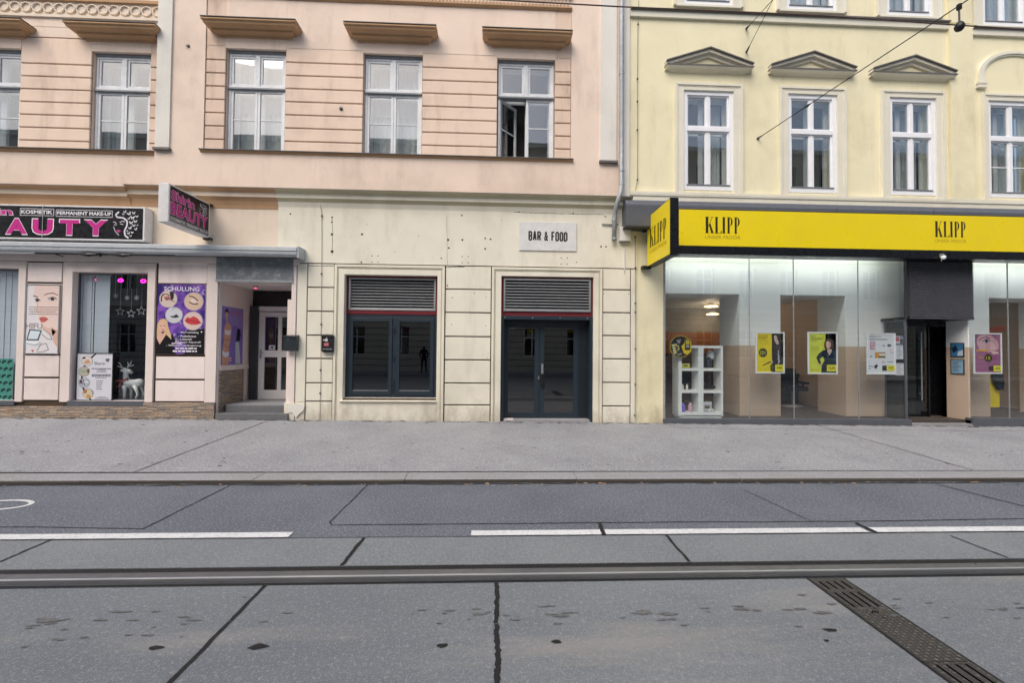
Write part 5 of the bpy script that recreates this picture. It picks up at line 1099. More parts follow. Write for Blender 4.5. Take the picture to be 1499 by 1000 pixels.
A = Art(m, (px2+.005, ya+e, zt2-e), (px2+.005, yb2-e, zt2-e), (px2+.005, ya+e, zb2+e), (0, 0, 100, 100), (1, 0, 0), .001); klipp(A, 14, 28, 88, 66, '#2b2618')
part(m, 'face', kp)
m = MB()
for z in (zb2-.02, zt2-.5): m.box(px1+.03, px1+.1, -.14, .0, z, z+.06, 'black_metal')
x, z = at(943, 392, -.06); m.box(x-.06, px1+.08, -.14, -.02, z-.03, z+.03, 'black_metal'); x, z = at(945, 337, -.06); m.box(x-.06, px1+.08, -.14, -.02, z-.04, z+.03, 'black_metal'); part(m, 'bracket', kp)
# security camera ball
x, z = at(1381, 377, -.43); sc_ = empty('security_camera', (x, -.43, z), 'small white dome camera under the yellow fascia over the salon entrance', 'camera')
m = MB(); m.lathe((x, -.43, z), [(.0, .045), (.028, .04), (.044, .016), (.044, -.008), (.032, -.036), (0, -.044)], 'white_lacquer', 14); part(m, 'housing', sc_, smooth=True); m = MB(); m.box(x-.02, x+.02, -.43, -.36, z+.02, z+.09, 'transom_dark'); m.tube([(x-.03, -.42, z-.03), (x-.035, -.42, z-.08)], .006, 'zinc', 6); part(m, 'bracket', sc_)

# ---- salon posters (hung just behind the glass)
PYp = .045
def kp_poster(name, label, a, b, t, bt, rect, fn):
    return poster(name, label, 'poster', X(a, 520, PYp), X(b, 520, PYp), Zz((a+b)/2, bt, PYp), Zz((a+b)/2, t, PYp), PYp, rect, fn, 'window_white', .028, 'framed posters behind the salon glass')
def price(A, x0, y0, x1, y1, t, L=9): A.rect(x0, y0, x1, y1, '#e6e03a', L); A.text(t, x0+(x1-x0)*.2, y0+(y1-y0)*.28, x1-(x1-x0)*.2, y0+(y1-y0)*.7, '#3a3618', L+1, .02)
def art1(A):
    A.rect(115, 120, 575, 765, '#e7d52a', 1); A.rect(375, 120, 575, 765, '#b2a8a8', 1)
    A.poly([(385, 200), (400, 150), (440, 135), (500, 145), (540, 200), (555, 330), (560, 500), (545, 630), (470, 640), (400, 620), (380, 600), (375, 400)], '#352e33', 3); A.poly([(410, 185), (430, 165), (450, 175), (475, 240), (488, 290), (470, 320), (445, 300), (415, 240)], '#d9c1b8', 4); A.line([(440, 232), (470, 222)], 7, '#4a3a3c', 5); A.line([(455, 295), (478, 290)], 7, '#b0626a', 5)
    A.line([(482, 400), (478, 500), (490, 560), (470, 640)], 16, '#a9b6c0', 5); A.line([(468, 470), (500, 500), (468, 540), (505, 575), (475, 600)], 8, '#e4e8ec', 6); A.poly([(545, 300), (575, 330), (575, 640), (540, 640)], '#5c6a6c', 3)
    A.text('ARGANÖL', 160, 168, 318, 192, '#4a4220', 3, .02); A.text('PFLEGE', 160, 204, 292, 226, '#4a4220', 3, .02); A.lines(160, 245, 325, 2, 16, 8, '#a89a2c', 3, .1); A.lines(165, 290, 320, 2, 20, 6, '#c0b030', 3, .3)
    A.ell(233, 443, 68, 70, '#3e4220', 4, 24); A.text('12', 190, 415, 240, 475, '#d8d86a', 5, .02); A.text('%', 244, 420, 280, 465, '#d8d86a', 5)
    A.poly([(225, 640), (345, 575), (360, 590), (235, 650)], '#4c4a2c', 5); A.poly([(360, 575), (385, 565), (400, 600), (370, 605)], '#cdb3a4', 5); A.rect(350, 635, 418, 725, '#2e2e24', 6); A.rect(362, 650, 400, 710, '#57563c', 7); price(A, 425, 628, 558, 735, '6,90'); A.lines(180, 705, 300, 1, 10, 8, '#b5a42a', 3, .1)
def art2(A):
    A.rect(935, 120, 1395, 775, '#d4dd52', 1); A.poly([(1215, 120), (1395, 120), (1395, 775), (1200, 775)], '#a6a0a4', 1)
    A.poly([(1190, 300), (1205, 240), (1245, 215), (1300, 220), (1340, 265), (1350, 340), (1330, 395), (1290, 400), (1260, 385), (1215, 395), (1192, 360)], '#54423c', 3); A.poly([(1215, 285), (1240, 260), (1275, 265), (1298, 300), (1292, 345), (1268, 375), (1240, 375), (1218, 340)], '#dcbcae', 4)
    A.line([(1228, 305), (1246, 302)], 6, '#4a3838', 5); A.line([(1268, 305), (1286, 308)], 6, '#4a3838', 5); A.line([(1236, 348), (1274, 350)], 8, '#c4727a', 5)
    A.poly([(1180, 400), (1240, 390), (1300, 385), (1360, 385), (1395, 430), (1395, 775), (1140, 775), (1150, 640), (1195, 560), (1170, 500), (1120, 540), (1145, 620), (1110, 630), (1065, 520), (1110, 450)], '#28323e', 4); A.poly([(1240, 395), (1270, 480), (1310, 395), (1285, 380)], '#dcbcae', 5); A.line([(1240, 400), (1272, 480), (1310, 400)], 9, '#d8d6d4', 6); A.poly([(1095, 615), (1140, 610), (1150, 640), (1110, 640)], '#d0ac98', 5)
    A.poly([(1340, 400), (1395, 420), (1395, 600), (1340, 560)], '#34506a', 5)
    A.text('NEUE', 980, 175, 1055, 195, '#4c5228', 3, .02); A.text('TRENDFARBEN', 980, 210, 1165, 232, '#4c5228', 3, .02); A.text('JETZT', 985, 248, 1085, 268, '#4c5228', 3, .02); A.lines(985, 350, 1110, 2, 30, 14, '#8f9a3a', 3, .2); A.lines(985, 410, 1120, 3, 26, 8, '#a8b148', 3, .3); A.lines(985, 715, 1120, 1, 10, 8, '#b08a3a', 3, .1); price(A, 1228, 632, 1385, 735, '12,90')
def art3(A):
    A.rect(150, 200, 618, 860, '#dfe3ea', 1); A.text('STYLING & CO', 190, 245, 390, 268, '#4c5058', 3, .02); A.text('GESCHENKIDEEN', 190, 288, 490, 310, '#4c5058', 3, .02)
    A.rect(200, 335, 290, 465, '#d9b9c8', 2); A.line([(205, 345), (285, 345), (285, 400), (215, 400), (215, 460), (285, 455)], 7, '#8a5f74', 3); A.ell(520, 395, 34, 22, '#3c4250', 3); A.ell(520, 395, 20, 12, '#6a7486', 4); A.ell(430, 400, 22, 12, '#8d93a2', 3); A.ell(550, 475, 36, 26, '#e8cfd4', 3)
    A.rect(288, 505, 455, 600, '#a9905a', 3); A.rect(292, 509, 345, 596, '#d89a3a', 4); A.rect(350, 530, 450, 560, '#e6e4e0', 4); A.rect(350, 568, 450, 590, '#6a6658', 4); A.line([(200, 580), (240, 570)], 14, '#6c7280', 3); A.line([(480, 658), (580, 660)], 8, '#2c2f38', 3); A.line([(535, 520), (590, 515)], 6, '#777c8a', 3)
    A.poly([(265, 740), (305, 700), (335, 720), (300, 780)], '#22252c', 3); A.line([(180, 725), (260, 740)], 10, '#5a6070', 3); A.ell(195, 765, 14, 10, '#4c5260', 3); A.ell(420, 665, 24, 14, '#c6a9b4', 3); A.rect(402, 720, 475, 805, '#3c3d2c', 4); price(A, 480, 715, 602, 805, '9,90')
def art4(A):
    A.rect(187, 262, 410, 578, '#a0668c', 1); A.poly([(215, 290), (270, 272), (330, 280), (380, 320), (392, 360), (385, 385), (360, 400), (310, 412), (240, 400), (215, 350)], '#cfa8b0', 2)
    A.line([(232, 318), (262, 296), (300, 294), (318, 304)], 9, '#8d6478', 3); A.ell(288, 325, 32, 13, '#bfb3c4', 4); A.ell(290, 325, 13, 12, '#3a4056', 5); A.line([(256, 328), (278, 312), (305, 312), (322, 325)], 5, '#35283c', 6); A.poly([(318, 330), (345, 340), (380, 380), (350, 395), (318, 390)], '#dcb8ba', 3); A.poly([(320, 405), (380, 405), (388, 420), (345, 428)], '#e0c4be', 3); A.poly([(187, 262), (240, 262), (205, 330), (187, 360)], '#8a5478', 3)
    A.rect(210, 390, 300, 405, '#d9a83c', 5); A.rect(225, 450, 265, 457, '#d9a83c', 5); A.ell(303, 457, 31, 31, '#3c3820', 5, 22); A.text('15', 285, 444, 320, 470, '#d0c860', 6, .02); A.lines(212, 480, 290, 3, 18, 5, '#b684a2', 4, .4); A.rect(305, 520, 342, 556, '#4a2c38', 5); price(A, 343, 516, 404, 562, '4,90')
kp_poster('framed_poster', 'yellow poster of a woman with very long dark hair and a round price badge', 1106, 1148, 486.5, 546.5, (115, 120, 575, 765), art1)
kp_poster('framed_poster', 'yellow green poster of a curly haired woman in navy with hand on hip', 1182.5, 1225.5, 486.5, 547.5, (935, 120, 1395, 775), art2)
kp_poster('framed_poster', 'white poster of many small hair products left of the salon entrance', 1268.5, 1310.5, 488, 548, (150, 200, 618, 860), art3)
kp_poster('framed_poster', 'magenta poster with a close up of an eye right of the salon entrance', 1425, 1466, 488, 547, (187, 262, 410, 578), art4)
def art_n(c0):
    def f(A):
        A.rect(0, 0, 50, 80, '#dfe1e6', 1); A.rect(0, 0, 50, 8, '#8d93a2', 2)
        for k in range(9): A.rect(6, 14+k*7, 30+random.random()*14, 16.5+k*7, c0, 2)
    return f
def notice(name, label, a, b, t, bt, fn, Y=.05): return poster(name, label, 'notice', X(a, t, Y), X(b, t, Y), Zz((a+b)/2, bt, Y), Zz((a+b)/2, t, Y), Y, (0, 0, 50, 80), fn, group='notices by the salon entrance')
notice('door_notice', 'white price list on the glass, upper sheet right of the product poster', 1311, 1322, 504, 526, art_n('#7f86a4')); notice('door_notice', 'white price list on the glass, lower sheet right of the product poster', 1311, 1323, 531, 549.5, art_n('#9a9fac'))
def art_s(A): A.rect(0, 0, 50, 80, '#c9ccd4', 1); A.rect(0, 10, 24, 60, '#b4656c', 2); A.rect(28, 30, 48, 78, '#4c4f5c', 2); A.rect(28, 0, 48, 26, '#8c93b0', 2)
notice('door_notice', 'small notice with a red and a dark square beside the white product poster', 1311, 1322, 492, 503, art_s)
# two notices on the side panel right of the entrance (facing the recess)
for (za, zb_, c, lab) in ((488, 523-9, '#3f7fae', 'dark framed blue notice, upper one on the panel right of the salon entrance'), (503+14, 548-1, '#8fb4cc', 'dark framed pale notice, lower one on the panel right of the salon entrance')):
    Yc = .27; xx = DRX1-.001; y0, y1 = .12, .40
    t0, t1 = Zz(1405, zb_, Yc), Zz(1405, za+15 if za == 488 else za, Yc)
    t0, t1 = (Zz(1405, 523, Yc), Zz(1405, 502, Yc)) if za == 488 else (Zz(1405, 548, Yc), Zz(1405, 526, Yc))
    r = empty('wall_notice', (xx, Yc, t0), lab, 'notice', 'notices by the salon entrance'); m = MB(); m.box(xx-.012, xx, y0, y1, t0, t1, 'charcoal_panel')
    A = Art(m, (xx-.013, y1-.02, t1-.02), (xx-.013, y0+.02, t1-.02), (xx-.013, y1-.02, t0+.02), (0, 0, 50, 80), (-1, 0, 0)); A.rect(0, 0, 50, 80, c, 1)
    if za == 488: A.poly([(0, 30), (20, 10), (30, 40), (10, 60)], '#1c2c44', 2); A.poly([(30, 50), (50, 40), (50, 75), (25, 78)], '#c4d2e2', 2)
    else:
        for k in range(8): A.rect(5, 8+k*8, 25+random.random()*20, 11+k*8, '#4c6478', 2)
    part(m, 'print', r)
# round sticker hanging in the window
x, z = at(996.5, 507.5, .04); R_ = .235; rs = empty('round_sign', (x, .045, z-R_), 'round black advertising sign with a yellow bottle hanging inside the glass over the white shelf', 'sign')
m = MB(); m.lathe((x, .05, z), [(0, -.004), (R_, -.004), (R_, .004), (0, .004)], 'sign_black', 32, 'y'); A = Art(m, (x-R_, .045, z+R_), (x+R_, .045, z+R_), (x-R_, .045, z-R_), (72, 65, 315, 318), (0, -1, 0), .001)
A.ell(193, 191, 121, 126, '#c9b23a', 1, 32); A.ell(193, 191, 114, 119, '#1c1a18', 2, 32)
A.poly([(200, 190), (235, 150), (240, 110), (300, 105), (312, 150), (312, 240), (270, 285), (230, 270)], '#e3c92e', 3); A.rect(240, 112, 300, 230, '#1c1a18', 4); A.rect(250, 122, 290, 162, '#e3d23e', 5); A.rect(252, 170, 290, 205, '#9c9aa0', 5); A.rect(262, 135, 280, 145, '#1c1a18', 6)
A.poly([(145, 118), (195, 110), (185, 160), (160, 150)], '#a08f98', 3)
for (a, b, c, d) in ((90, 170, 150, 190), (100, 200, 165, 222), (105, 232, 160, 250), (112, 260, 150, 275)): A.poly([(a, b), (c, b-14), (c+6, d-10), (a+6, d+4)], '#d2cf9a', 3)
A.poly([(130, 175), (175, 180), (178, 230), (140, 240)], '#e0d28a', 3); A.poly([(150, 280), (205, 262), (210, 285), (160, 300)], '#8f8a88', 3)
part(m, 'print', rs)

# ---- white display shelf with goods
hx0, hx1 = X(994.5, 560, .12), X(1058.5, 560, .12); hz0, hz1 = Zz(1025, 615, .12), Zz(1025, 506, .12); SYa, SYb = .12, .44
r = empty('display_shelf', ((hx0+hx1)/2, .28, hz0), 'white six compartment display shelf with hair products behind the salon glass', 'shelf')
S = lambda a, b: (X(970+a/7.14, 480+b/7.14, SYa), Zz(970+a/7.14, 480+b/7.14, SYa))
xA, xB = hx0, hx1; tw = .055; xm0, xm1 = S(375, 400)[0], S(428, 400)[0]
zl = [hz0+.10, S(300, 670)[1]-.0, S(300, 437)[1], S(300, 200)[1]]
m = MB(); m.box(xA-.02, xA+tw, SYa, SYb, hz0+.08, hz1, 'white_lacquer'); m.box(xB-tw*.8, xB, SYa, SYb, hz0+.08, hz1, 'white_lacquer'); m.box(xm0, xm1, SYa, SYb, hz0+.1, hz1-.05, 'white_lacquer'); part(m, 'side_panel', r, bevel=.003)
for z in (hz0+.13, S(300, 668)[1], S(300, 436)[1], hz1-.025): m = MB(); m.box(xA+tw, xB-tw*.8, SYa+.002, SYb-.002, z-.03, z+.025, 'white_lacquer'); part(m, 'shelf_board', r)
m = MB(); m.box(xA+.01, xB-.02, SYa+.02, SYb, hz0, hz0+.08, 'white_lacquer'); part(m, 'plinth', r)
def bottle(a, b, c, d, mat, cap, label, kind='bottle'):
    x0, z1 = S(a, b); x1, z0 = S(c, d); x = (x0+x1)/2; rr_ = (x1-x0)/2; h = z1-z0; r = empty(kind, (x, SYa+.1, z0), label, 'hair product', 'hair products on the white display shelf')
    m = MB(); m.lathe((x, SYa+.1, z0), [(0, 0), (rr_, 0), (rr_, h*.7), (rr_*.8, h*.78), (0, h*.78)], mat, 14); part(m, 'body', r, smooth=False); m = MB(); m.lathe((x, SYa+.1, z0), [(0, h*.78), (rr_*.62, h*.78), (rr_*.58, h), (0, h)], cap, 12); part(m, 'cap', r)
bottle(215, 790, 257, 885, C('#7f6bd0'), C('#8f7cd8'), 'violet bottle in the bottom left compartment of the white shelf'); bottle(290, 790, 330, 885, C('#cfa9b8'), C('#d9b8c4'), 'pink bottle in the bottom left compartment of the white shelf')
bottle(218, 592, 243, 655, C('#e6e0d2'), C('#d8d4c8'), 'white tube, left of the pair in the middle left compartment of the shelf', 'tube'); bottle(264, 592, 288, 655, C('#e6e0d2'), C('#d8d4c8'), 'white tube, right of the pair in the middle left compartment of the shelf', 'tube')
bottle(438, 290, 468, 412, C('#2c2f38'), C('#1c1e24'), 'dark bottle at the left of the top right compartment of the shelf'); bottle(480, 310, 535, 412, C('#3c4350'), C('#23262c'), 'wide dark jar at the right of the top right compartment of the shelf', 'jar')
bottle(500, 480, 530, 640, C('#2a2424'), C('#1a1616'), 'tall black bottle in the middle right compartment of the shelf'); bottle(445, 600, 480, 640, C('#23252c'), C('#15161a'), 'low black jar at the left of the middle right compartment of the shelf', 'jar'); bottle(535, 605, 575, 640, C('#23252c'), C('#15161a'), 'low black jar at the right of the middle right compartment of the shelf', 'jar')
bottle(300, 300, 318, 420, C('#2e2d2c'), C('#1c1c1c'), 'slim black bottle beside the yellow box in the top left compartment of the shelf')
def card(name, label, a, b, c, d, mat, dd=.05, yy=.08):
    x0, z1 = S(a, b); x1, z0 = S(c, d); r = empty(name, ((x0+x1)/2, SYa+yy, z0), label, 'hair product', 'hair products on the white display shelf'); m = MB(); m.box(x0, x1, SYa+yy, SYa+yy+dd, z0, z1, mat); part(m, 'carton', r, bevel=.004); m = MB(); h = z1-z0; m.box(x0+(x1-x0)*.25, x1-(x1-x0)*.25, SYa+yy-.003, SYa+yy, z0+h*.3, z0+h*.6, C('#55552e')); m.box(x0+.01, x1-.01, SYa+yy-.002, SYa+yy, z0+h*.8, z0+h*.9, 'white_lacquer'); part(m, 'print', r)
card('product_box', 'bright yellow product box in the top left compartment of the shelf', 215, 375, 302, 418, C('#e2dc3a')); card('gift_box', 'pale grey square gift box in the bottom right compartment of the shelf', 440, 780, 540, 882, C('#b9bec4'), .12, .1); card('product_box', 'small white box in front of the gift box in the bottom right compartment', 495, 852, 542, 878, 'white_lacquer', .03, .04)
x, z = at(1040, 519, .3); m = MB(); m.lathe((x, .32, z-.10), [(0, 0), (.07, .0), (.085, .06), (.07, .15), (.03, .19), (0, .2)], 'window_grey', 16); o = m.build('styling_head', smooth=True); tag(o, 'pale rounded display head behind the dark bottles in the top right compartment', 'display head')

# ---- things inside the salon
for i, (px, py, Y, R_) in enumerate(((1041, 447, 3.4, .15), (1043, 458.5, 4.3, .15))):
    x, z = at(px, py, Y); r = empty('pendant_lamp', (x, Y, z), ['lit round pendant lamp, upper of the two seen through the left salon window', 'lit round pendant lamp, lower of the two seen through the left salon window'][i], 'lamp', 'lit lamps in the salon')
    m = MB(); m.lathe((x, Y, z), [(0, .06), (R_*.5, .05), (R_, -.0), (R_, -.02), (0, -.02)], 'white_lacquer', 20); part(m, 'lamp_shade', r); m = MB(); m.lathe((x, Y, z-.025), [(0, 0), (R_*1.25, 0), (R_*1.25, -.02), (0, -.02)], 'lamp_warm', 20); part(m, 'bulb', r)
    m = MB(); m.tube([(x, Y, z+.05), (x, Y, 3.05)], .006, 'black_metal', 5); part(m, 'cord', r)
    ld = bpy.data.lights.new('lamp_light', 'POINT'); lo = bpy.data.objects.new('lamp_light', ld); COL.objects.link(lo); lo.location = Vector((x, Y-.0, z-.12))-r.location; lo.parent = r; ld.energy = 9; ld.color = (1, .78, .55); ld.shadow_soft_size = .15
for i, (px, py, Y) in enumerate(((1473, 512, 3.0), (1474, 530, 3.6))):
    x, z = at(px, py, Y); m = MB(); m.box(x-.13, x+.13, Y, Y+.05, z-.012, z+.012, 'tube_white' if i == 0 else 'lamp_warm'); m.box(x-.14, x+.14, Y+.02, Y+.06, z+.012, z+.03, 'white_lacquer'); tag(m.build('tube_lamp'), ['short lit tube lamp right of the magenta eye poster, upper one', 'short lit tube lamp right of the magenta eye poster, lower one'][i], 'lamp', 'lit lamps in the salon')
ld = bpy.data.lights.new('ceiling_light', 'AREA'); ld.energy = 16; ld.shape = 'RECTANGLE'; ld.size = 2; ld.size_y = .6; ld.color = (1, .88, .74)
cl = empty('ceiling_lamp', (10.8, 3, 3.0), 'long ceiling lamp panel inside the right part of the salon, above the window head', 'lamp', 'lit lamps in the salon'); m = MB(); m.box(9.8, 11.8, 2.7, 3.3, 3.02, 3.05, 'white_lacquer'); part(m, 'housing', cl); lo = bpy.data.objects.new('lamp_light', ld); COL.objects.link(lo); lo.parent = cl; lo.location = (0, 0, 0)
for i, (a, b) in enumerate(((3.75, 6.2), (6.35, 8.7), (10.6, 13.6))):  # fill light strips added out of view to brighten the white wall
    xc = (a+b)/2; r = empty('strip_lamp', (xc, .28, 3.84), ['leftmost ceiling strip lamp lighting the white wall behind the salon glass', 'middle ceiling strip lamp lighting the white wall behind the salon glass', 'ceiling strip lamp behind the glass right of the salon entrance'][i], 'lamp', 'strip lamps along the salon window')
    m = MB(); m.box(a, b, .25, .31, 3.82, 3.85, 'white_lacquer'); part(m, 'housing', r); ld = bpy.data.lights.new('lamp_light', 'AREA'); ld.shape = 'RECTANGLE'; ld.size = b-a; ld.size_y = .06; ld.energy = 7*(b-a); ld.color = (.93, .97, 1); lo = bpy.data.objects.new('lamp_light', ld); COL.objects.link(lo); lo.parent = r; lo.location = (0, 0, -.03); lo.rotation_euler = (radians(-28), 0, 0)
def chair(px, py, Y, seat, label):
    x = X(px, py, Y); r = empty('salon_chair', (x, Y, fl), label, 'chair', 'chairs in the salon')
    m = MB(); m.box(x-.27, x+.27, Y-.25, Y+.25, fl+.42, fl+.55, seat); part(m, 'seat', r, bevel=.03); m = MB(); m.box(x-.26, x+.26, Y+.2, Y+.28, fl+.55, fl+1.0, seat); part(m, 'backrest', r, bevel=.03)
    for s in (-1, 1): m = MB(); m.box(x+s*.27, x+s*.32, Y-.2, Y+.22, fl+.6, fl+.66, 'black_metal'); m.box(x+s*.28, x+s*.31, Y-.02, Y+.02, fl+.45, fl+.6, 'black_metal'); part(m, 'armrest', r)
    m = MB(); m.tube([(x, Y, fl), (x, Y, fl+.42)], .03, 'aluminium', 10); m.lathe((x, Y, fl), [(0, 0), (.26, 0), (.24, .03), (0, .04)], 'aluminium', 18); part(m, 'pedestal', r)
chair(1160, 570, 2.3, 'black_metal', 'black salon chair between the two posters of women, low behind the glass'); chair(1185, 575, 3.6, 'black_metal', 'black salon chair farther back, right of the nearer one'); chair(1015, 560, 3.0, 'black_metal', 'black salon chair behind the white display shelf'); chair(1215, 560, 2.4, 'black_metal', 'black salon chair behind the poster of the curly haired woman')
x = X(1170, 545, 2.8); m = MB(); m.box(x-1.1, x+.9, 2.9, 3.2, fl+.78, fl+.83, 'wood_dark'); r = empty('counter', (x, 3.0, fl), 'low dark counter with boxes standing on it seen through the middle of the salon', 'counter'); part(m, 'counter_top', r); m = MB(); m.box(x-1.0, x+.8, 2.95, 3.15, fl, fl+.78, 'charcoal_panel'); part(m, 'base', r)
for q, (dx, h, c) in enumerate(((-.5, .1, '#b9aaa0'), (-.15, .14, '#8a8894'), (.15, .09, '#d0c4bc'), (.45, .12, '#6c6f7a'))):
    m = MB(); m.box(x+dx-.09, x+dx+.09, 2.95, 3.1, fl+.835, fl+.83+h, C(c)); tag(m.build('carton', bevel=.01), ['beige carton, leftmost of four on the dark counter', 'grey carton, second from the left of four on the dark counter', 'pale carton, third from the left of four on the dark counter', 'dark grey carton, rightmost of four on the dark counter'][q], 'carton', 'cartons on the counter')
# yellow bag-like stand and dark jacket, orange sign at the right
x0, x1 = X(1455, 580, 1.2), X(1464, 580, 1.2)
m = MB(); m.box(x0-.2, x1, 1.2, 1.3, Zz(1459, 597, 1.2), Zz(1459, 560, 1.2), 'signal_yellow'); m.rings([[(x0-.2+p, 1.2, z), (x1-p, 1.2, z), (x1-p, 1.3, z), (x0-.2+p, 1.3, z)] for p, z in ((0, Zz(1459, 560, 1.2)), (.05, Zz(1459, 554, 1.2)))], 'signal_yellow'); tag(m.build('display_stand', bevel=.02), 'bright yellow stand low behind the glass under the magenta eye poster', 'stand')
m = MB(); x, z = at(1462, 552, 1.12); m.rings([[(x-a, 1.1, z+h), (x+b, 1.1, z+h), (x+b, 1.17, z+h), (x-a, 1.17, z+h)] for a, b, h in ((.0, .12, -.32), (.10, .14, -.15), (.16, .12, .0), (.12, .1, .15), (.04, .03, .22))], 'cloth_dark'); tag(m.build('jacket', bevel=.02), 'black jacket hanging over the yellow stand under the eye poster', 'jacket')
m = MB(); x0, z1 = at(1450, 479, 1.45); x1, z0 = at(1473, 487, 1.45); m.prism([(x0, z0), (x1-.05, z0+.02), (x1, z1+.05), (x0, z1)], 1.45, 1.48, C('#c4542c')); tag(m.build('price_banner'), 'orange banner behind the glass above the magenta eye poster', 'banner')

# ================================================================= WIRES
def wire(name, label, pts, r_, mat='crack', extra=None):
    r = empty(name, pts[0], label, 'overhead wire'); m = MB(); m.tube(pts, r_, mat, 6); part(m, 'wire', r)
    if extra: extra(r)
    return r
W3 = lambda px, py, Y: (X(px, py, Y), Y, Zz(px, py, Y))
A0, B0 = Vector(W3(1110, 202, -.02)), Vector(W3(1408, 5, -3.2)); Bx = A0+(B0-A0)*1.25
def hook(r):
    m = MB(); m.lathe((A0.x, -.0, A0.z), [(0, 0), (.03, 0), (.03, -.02), (0, -.04)], 'steel_dull', 8, 'y'); m.tube([A0, A0+(B0-A0)*.025], .014, 'steel_dull', 6); part(m, 'wall_anchor', r)
    m = MB(); p = A0+(B0-A0)*.30; q = A0+(B0-A0)*.345; m.tube([p, (p+q)/2, q], [.012, .03, .012], 'steel_dull', 8); part(m, 'turnbuckle', r)
wire('span_wire', 'steel span wire rising from its anchor between the first two pediments towards the upper right', [A0, B0, Bx], .008, 'crack', hook)
ia, ib = W3(1404, 10, -3.15), W3(1404.5, 32, -3.15)
r = empty('wire_insulator', ib, 'dark bell shaped insulator hanging from the span wire in the upper right corner', 'insulator')
m = MB(); m.tube([ia, ib], .012, 'steel_dull', 6); m.tube([(ia[0], ia[1], ia[2]+.04), (ia[0], ia[1], ia[2]-.03)], .03, 'crack', 8); part(m, 'rod', r); m = MB(); m.lathe((ib[0], ib[1], ib[2]-.13), [(0, -.0), (.035, .01), (.055, .04), (.06, .07), (.045, .11), (.02, .14), (0, .145)], 'black_metal', 16); part(m, 'bell', r, smooth=True)
wire('tram_wire', 'thin brown overhead wire crossing in front of both facades near the top of the picture', [W3(-40, -62, -3.15), W3(600, -8, -3.15), W3(905, 9, -3.15), W3(1200, 22, -3.15), W3(1400, 36, -3.15), W3(1560, 47, -3.15)], .009, 'wire_brown')
for (px, py), lab in (((1093, 41), 'thin stay wire fixed to the yellow wall by its upper anchor'), ((1093, 75), 'thin stay wire fixed to the yellow wall by its lower anchor')):
    a = Vector(W3(px, py, -.02)); b = Vector(W3(1132, -2, -1.2)); b2 = a+(b-a)*1.6
    def h2(r, a=a, b=b): m = MB(); m.tube([a+Vector((0, .02, 0)), a, a+(b-a)*.12], [.02, .024, .012], 'steel_dull', 8); part(m, 'wall_anchor', r)
    wire('stay_wire', lab, [a, b, b2], .006, 'crack', h2)
x, z = at(276, 67, -.05); m = MB(); m.lathe((x, -.05, z), [(0, 0), (.03, 0), (.02, -.03), (0, -.03)], 'steel_dull', 8, 'y'); m.tube([(x, -.07, z), (x-.05, -.07, z-.02)], .008, 'steel_dull', 5); tag(m.build('wall_hook'), 'small rusty wire hook on the plain pink wall near the whitish pilaster', 'hook')
x, z = at(499, 158.5, -.04); m = MB(); m.lathe((x, -.03, z), [(0, 0), (.04, 0), (.03, -.025), (0, -.03)], 'steel_dull', 10, 'y'); m.tube([(x, -.05, z), (x+.04, -.05, z-.005)], .01, 'steel_dull', 6); tag(m.build('wall_hook'), 'rusty wire hook on the rusticated pink wall between the two net curtained windows', 'hook')

# ================================================================= ACROSS THE STREET (seen as reflections)
OY = -20
op = empty('opposite_building', (0, OY, 0), 'pale rusticated building across the street, visible only as a reflection in the panes', 'building')
m = MB(); wins = [(-49+k*3.0, -47.8+k*3.0) for k in range(33)]
H = [(a, b, z0, z0+h) for a, b in wins for z0, h in ((1.2, 2.0), (5.4, 2.1), (9.2, 2.0), (12.9, 1.9))]
mm = MB(); mm.wall(-50, 50, 0, 16, H, 0, -.3, 'far_plaster'); mm.v = [(x, OY+y, z) for x, y, z in mm.v]; mm.box(-50, 50, OY-.8, OY-.7, 0, 16, 'dark_room')
for z in (4.3, 8.3, 12.1, 15.6): mm.box(-50, 50, OY, OY+.25, z, z+.3, 'yellow_trim')
for k in range(9): mm.box(-50, 50, OY, OY+.02, .5+k*.42, .5+k*.42+.03, 'groove_dark')
part(mm, 'wall', op)
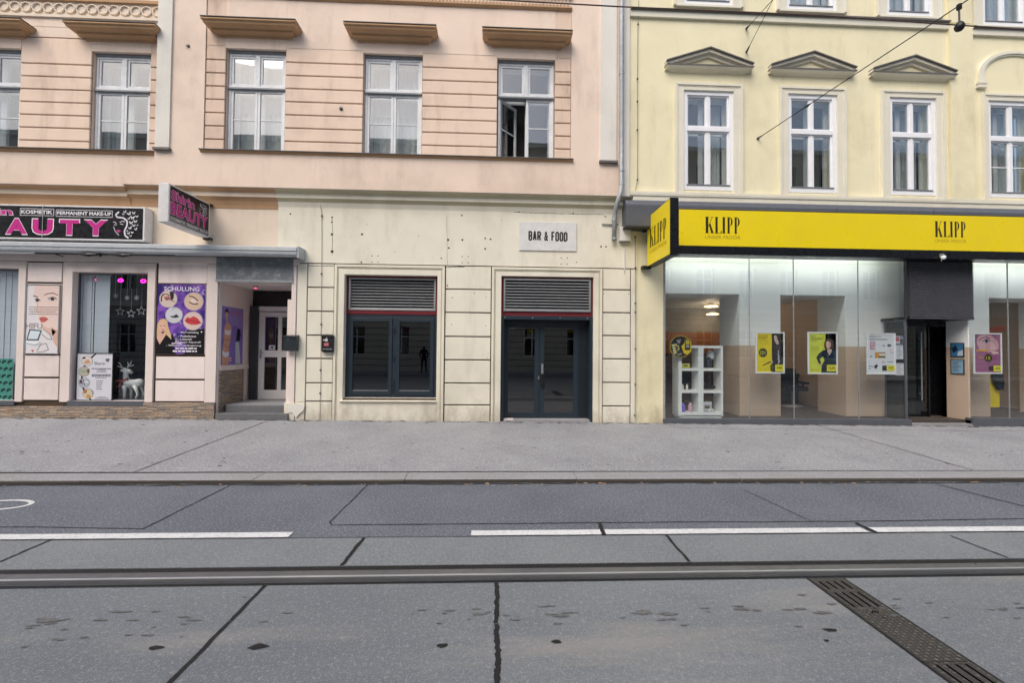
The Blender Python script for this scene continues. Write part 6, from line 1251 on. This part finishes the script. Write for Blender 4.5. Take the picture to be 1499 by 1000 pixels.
for a, b, z0, z1 in H:
    if -32 < a < 34 and z0 < 12:
        m = MB(); m.ring(a, b, z0, z1, .07, OY-.25, OY-.2, 'window_white'); m.box((a+b)/2-.04, (a+b)/2+.04, OY-.25, OY-.2, z0, z1, 'window_white'); m.box(a, b, OY-.25, OY-.2, z0+(z1-z0)*.62, z0+(z1-z0)*.62+.07, 'window_white'); m.box(a+.05, b-.05, OY-.3, OY-.29, z0, z1, 'window_glass'); part(m, 'window', op)
# pedestrian on the far pavement, seen reflected in the bar window
def person(x, y, z):
    r = bpy.data.meshes.new('person'); s = 1.78
    J = {'pel': (0, 0, .93, .14), 'che': (0, .0, 1.32, .17), 'neck': (0, .0, 1.50, .062), 'hd0': (0, .02, 1.60, .085), 'hd': (0, .02, 1.70, .09),
         'hl': (.10, 0, .88, .095), 'kl': (.13, .03, .5, .06), 'al': (.14, -.01, .09, .042), 'tl': (.16, .16, .04, .035), 'hr': (-.10, 0, .88, .095), 'kr': (-.12, .03, .5, .06), 'ar': (-.13, -.01, .09, .042), 'tr': (-.15, .16, .04, .035),
         'sl': (.19, 0, 1.42, .065), 'el': (.27, -.02, 1.15, .048), 'wl': (.2, .14, .98, .032), 'sr': (-.19, 0, 1.42, .065), 'er': (-.27, -.02, 1.15, .048), 'wr': (-.2, .14, .98, .032)}
    E_ = [('pel', 'che'), ('che', 'neck'), ('neck', 'hd0'), ('hd0', 'hd'), ('pel', 'hl'), ('hl', 'kl'), ('kl', 'al'), ('al', 'tl'), ('pel', 'hr'), ('hr', 'kr'), ('kr', 'ar'), ('ar', 'tr'), ('che', 'sl'), ('sl', 'el'), ('el', 'wl'), ('che', 'sr'), ('sr', 'er'), ('er', 'wr')]
    ks = list(J); me = bpy.data.meshes.new('person'); me.from_pydata([J[k][:3] for k in ks], [(ks.index(a), ks.index(b)) for a, b in E_], []); o = bpy.data.objects.new('person', me); COL.objects.link(o); o.location = (x, y, z)
    sk2 = o.modifiers.new('skin', 'SKIN'); 
    for i, k in enumerate(ks): me.skin_vertices[0].data[i].radius = (J[k][3], J[k][3])
    me.skin_vertices[0].data[0].use_root = True; ss = o.modifiers.new('sub', 'SUBSURF'); ss.levels = 1; ss.render_levels = 2
    me.materials.append(MATS['cloth_dark']); return tag(o, 'pedestrian in dark clothes across the street, reflected small in the bar window', 'person')
person(-4.55, -18.4, .12)
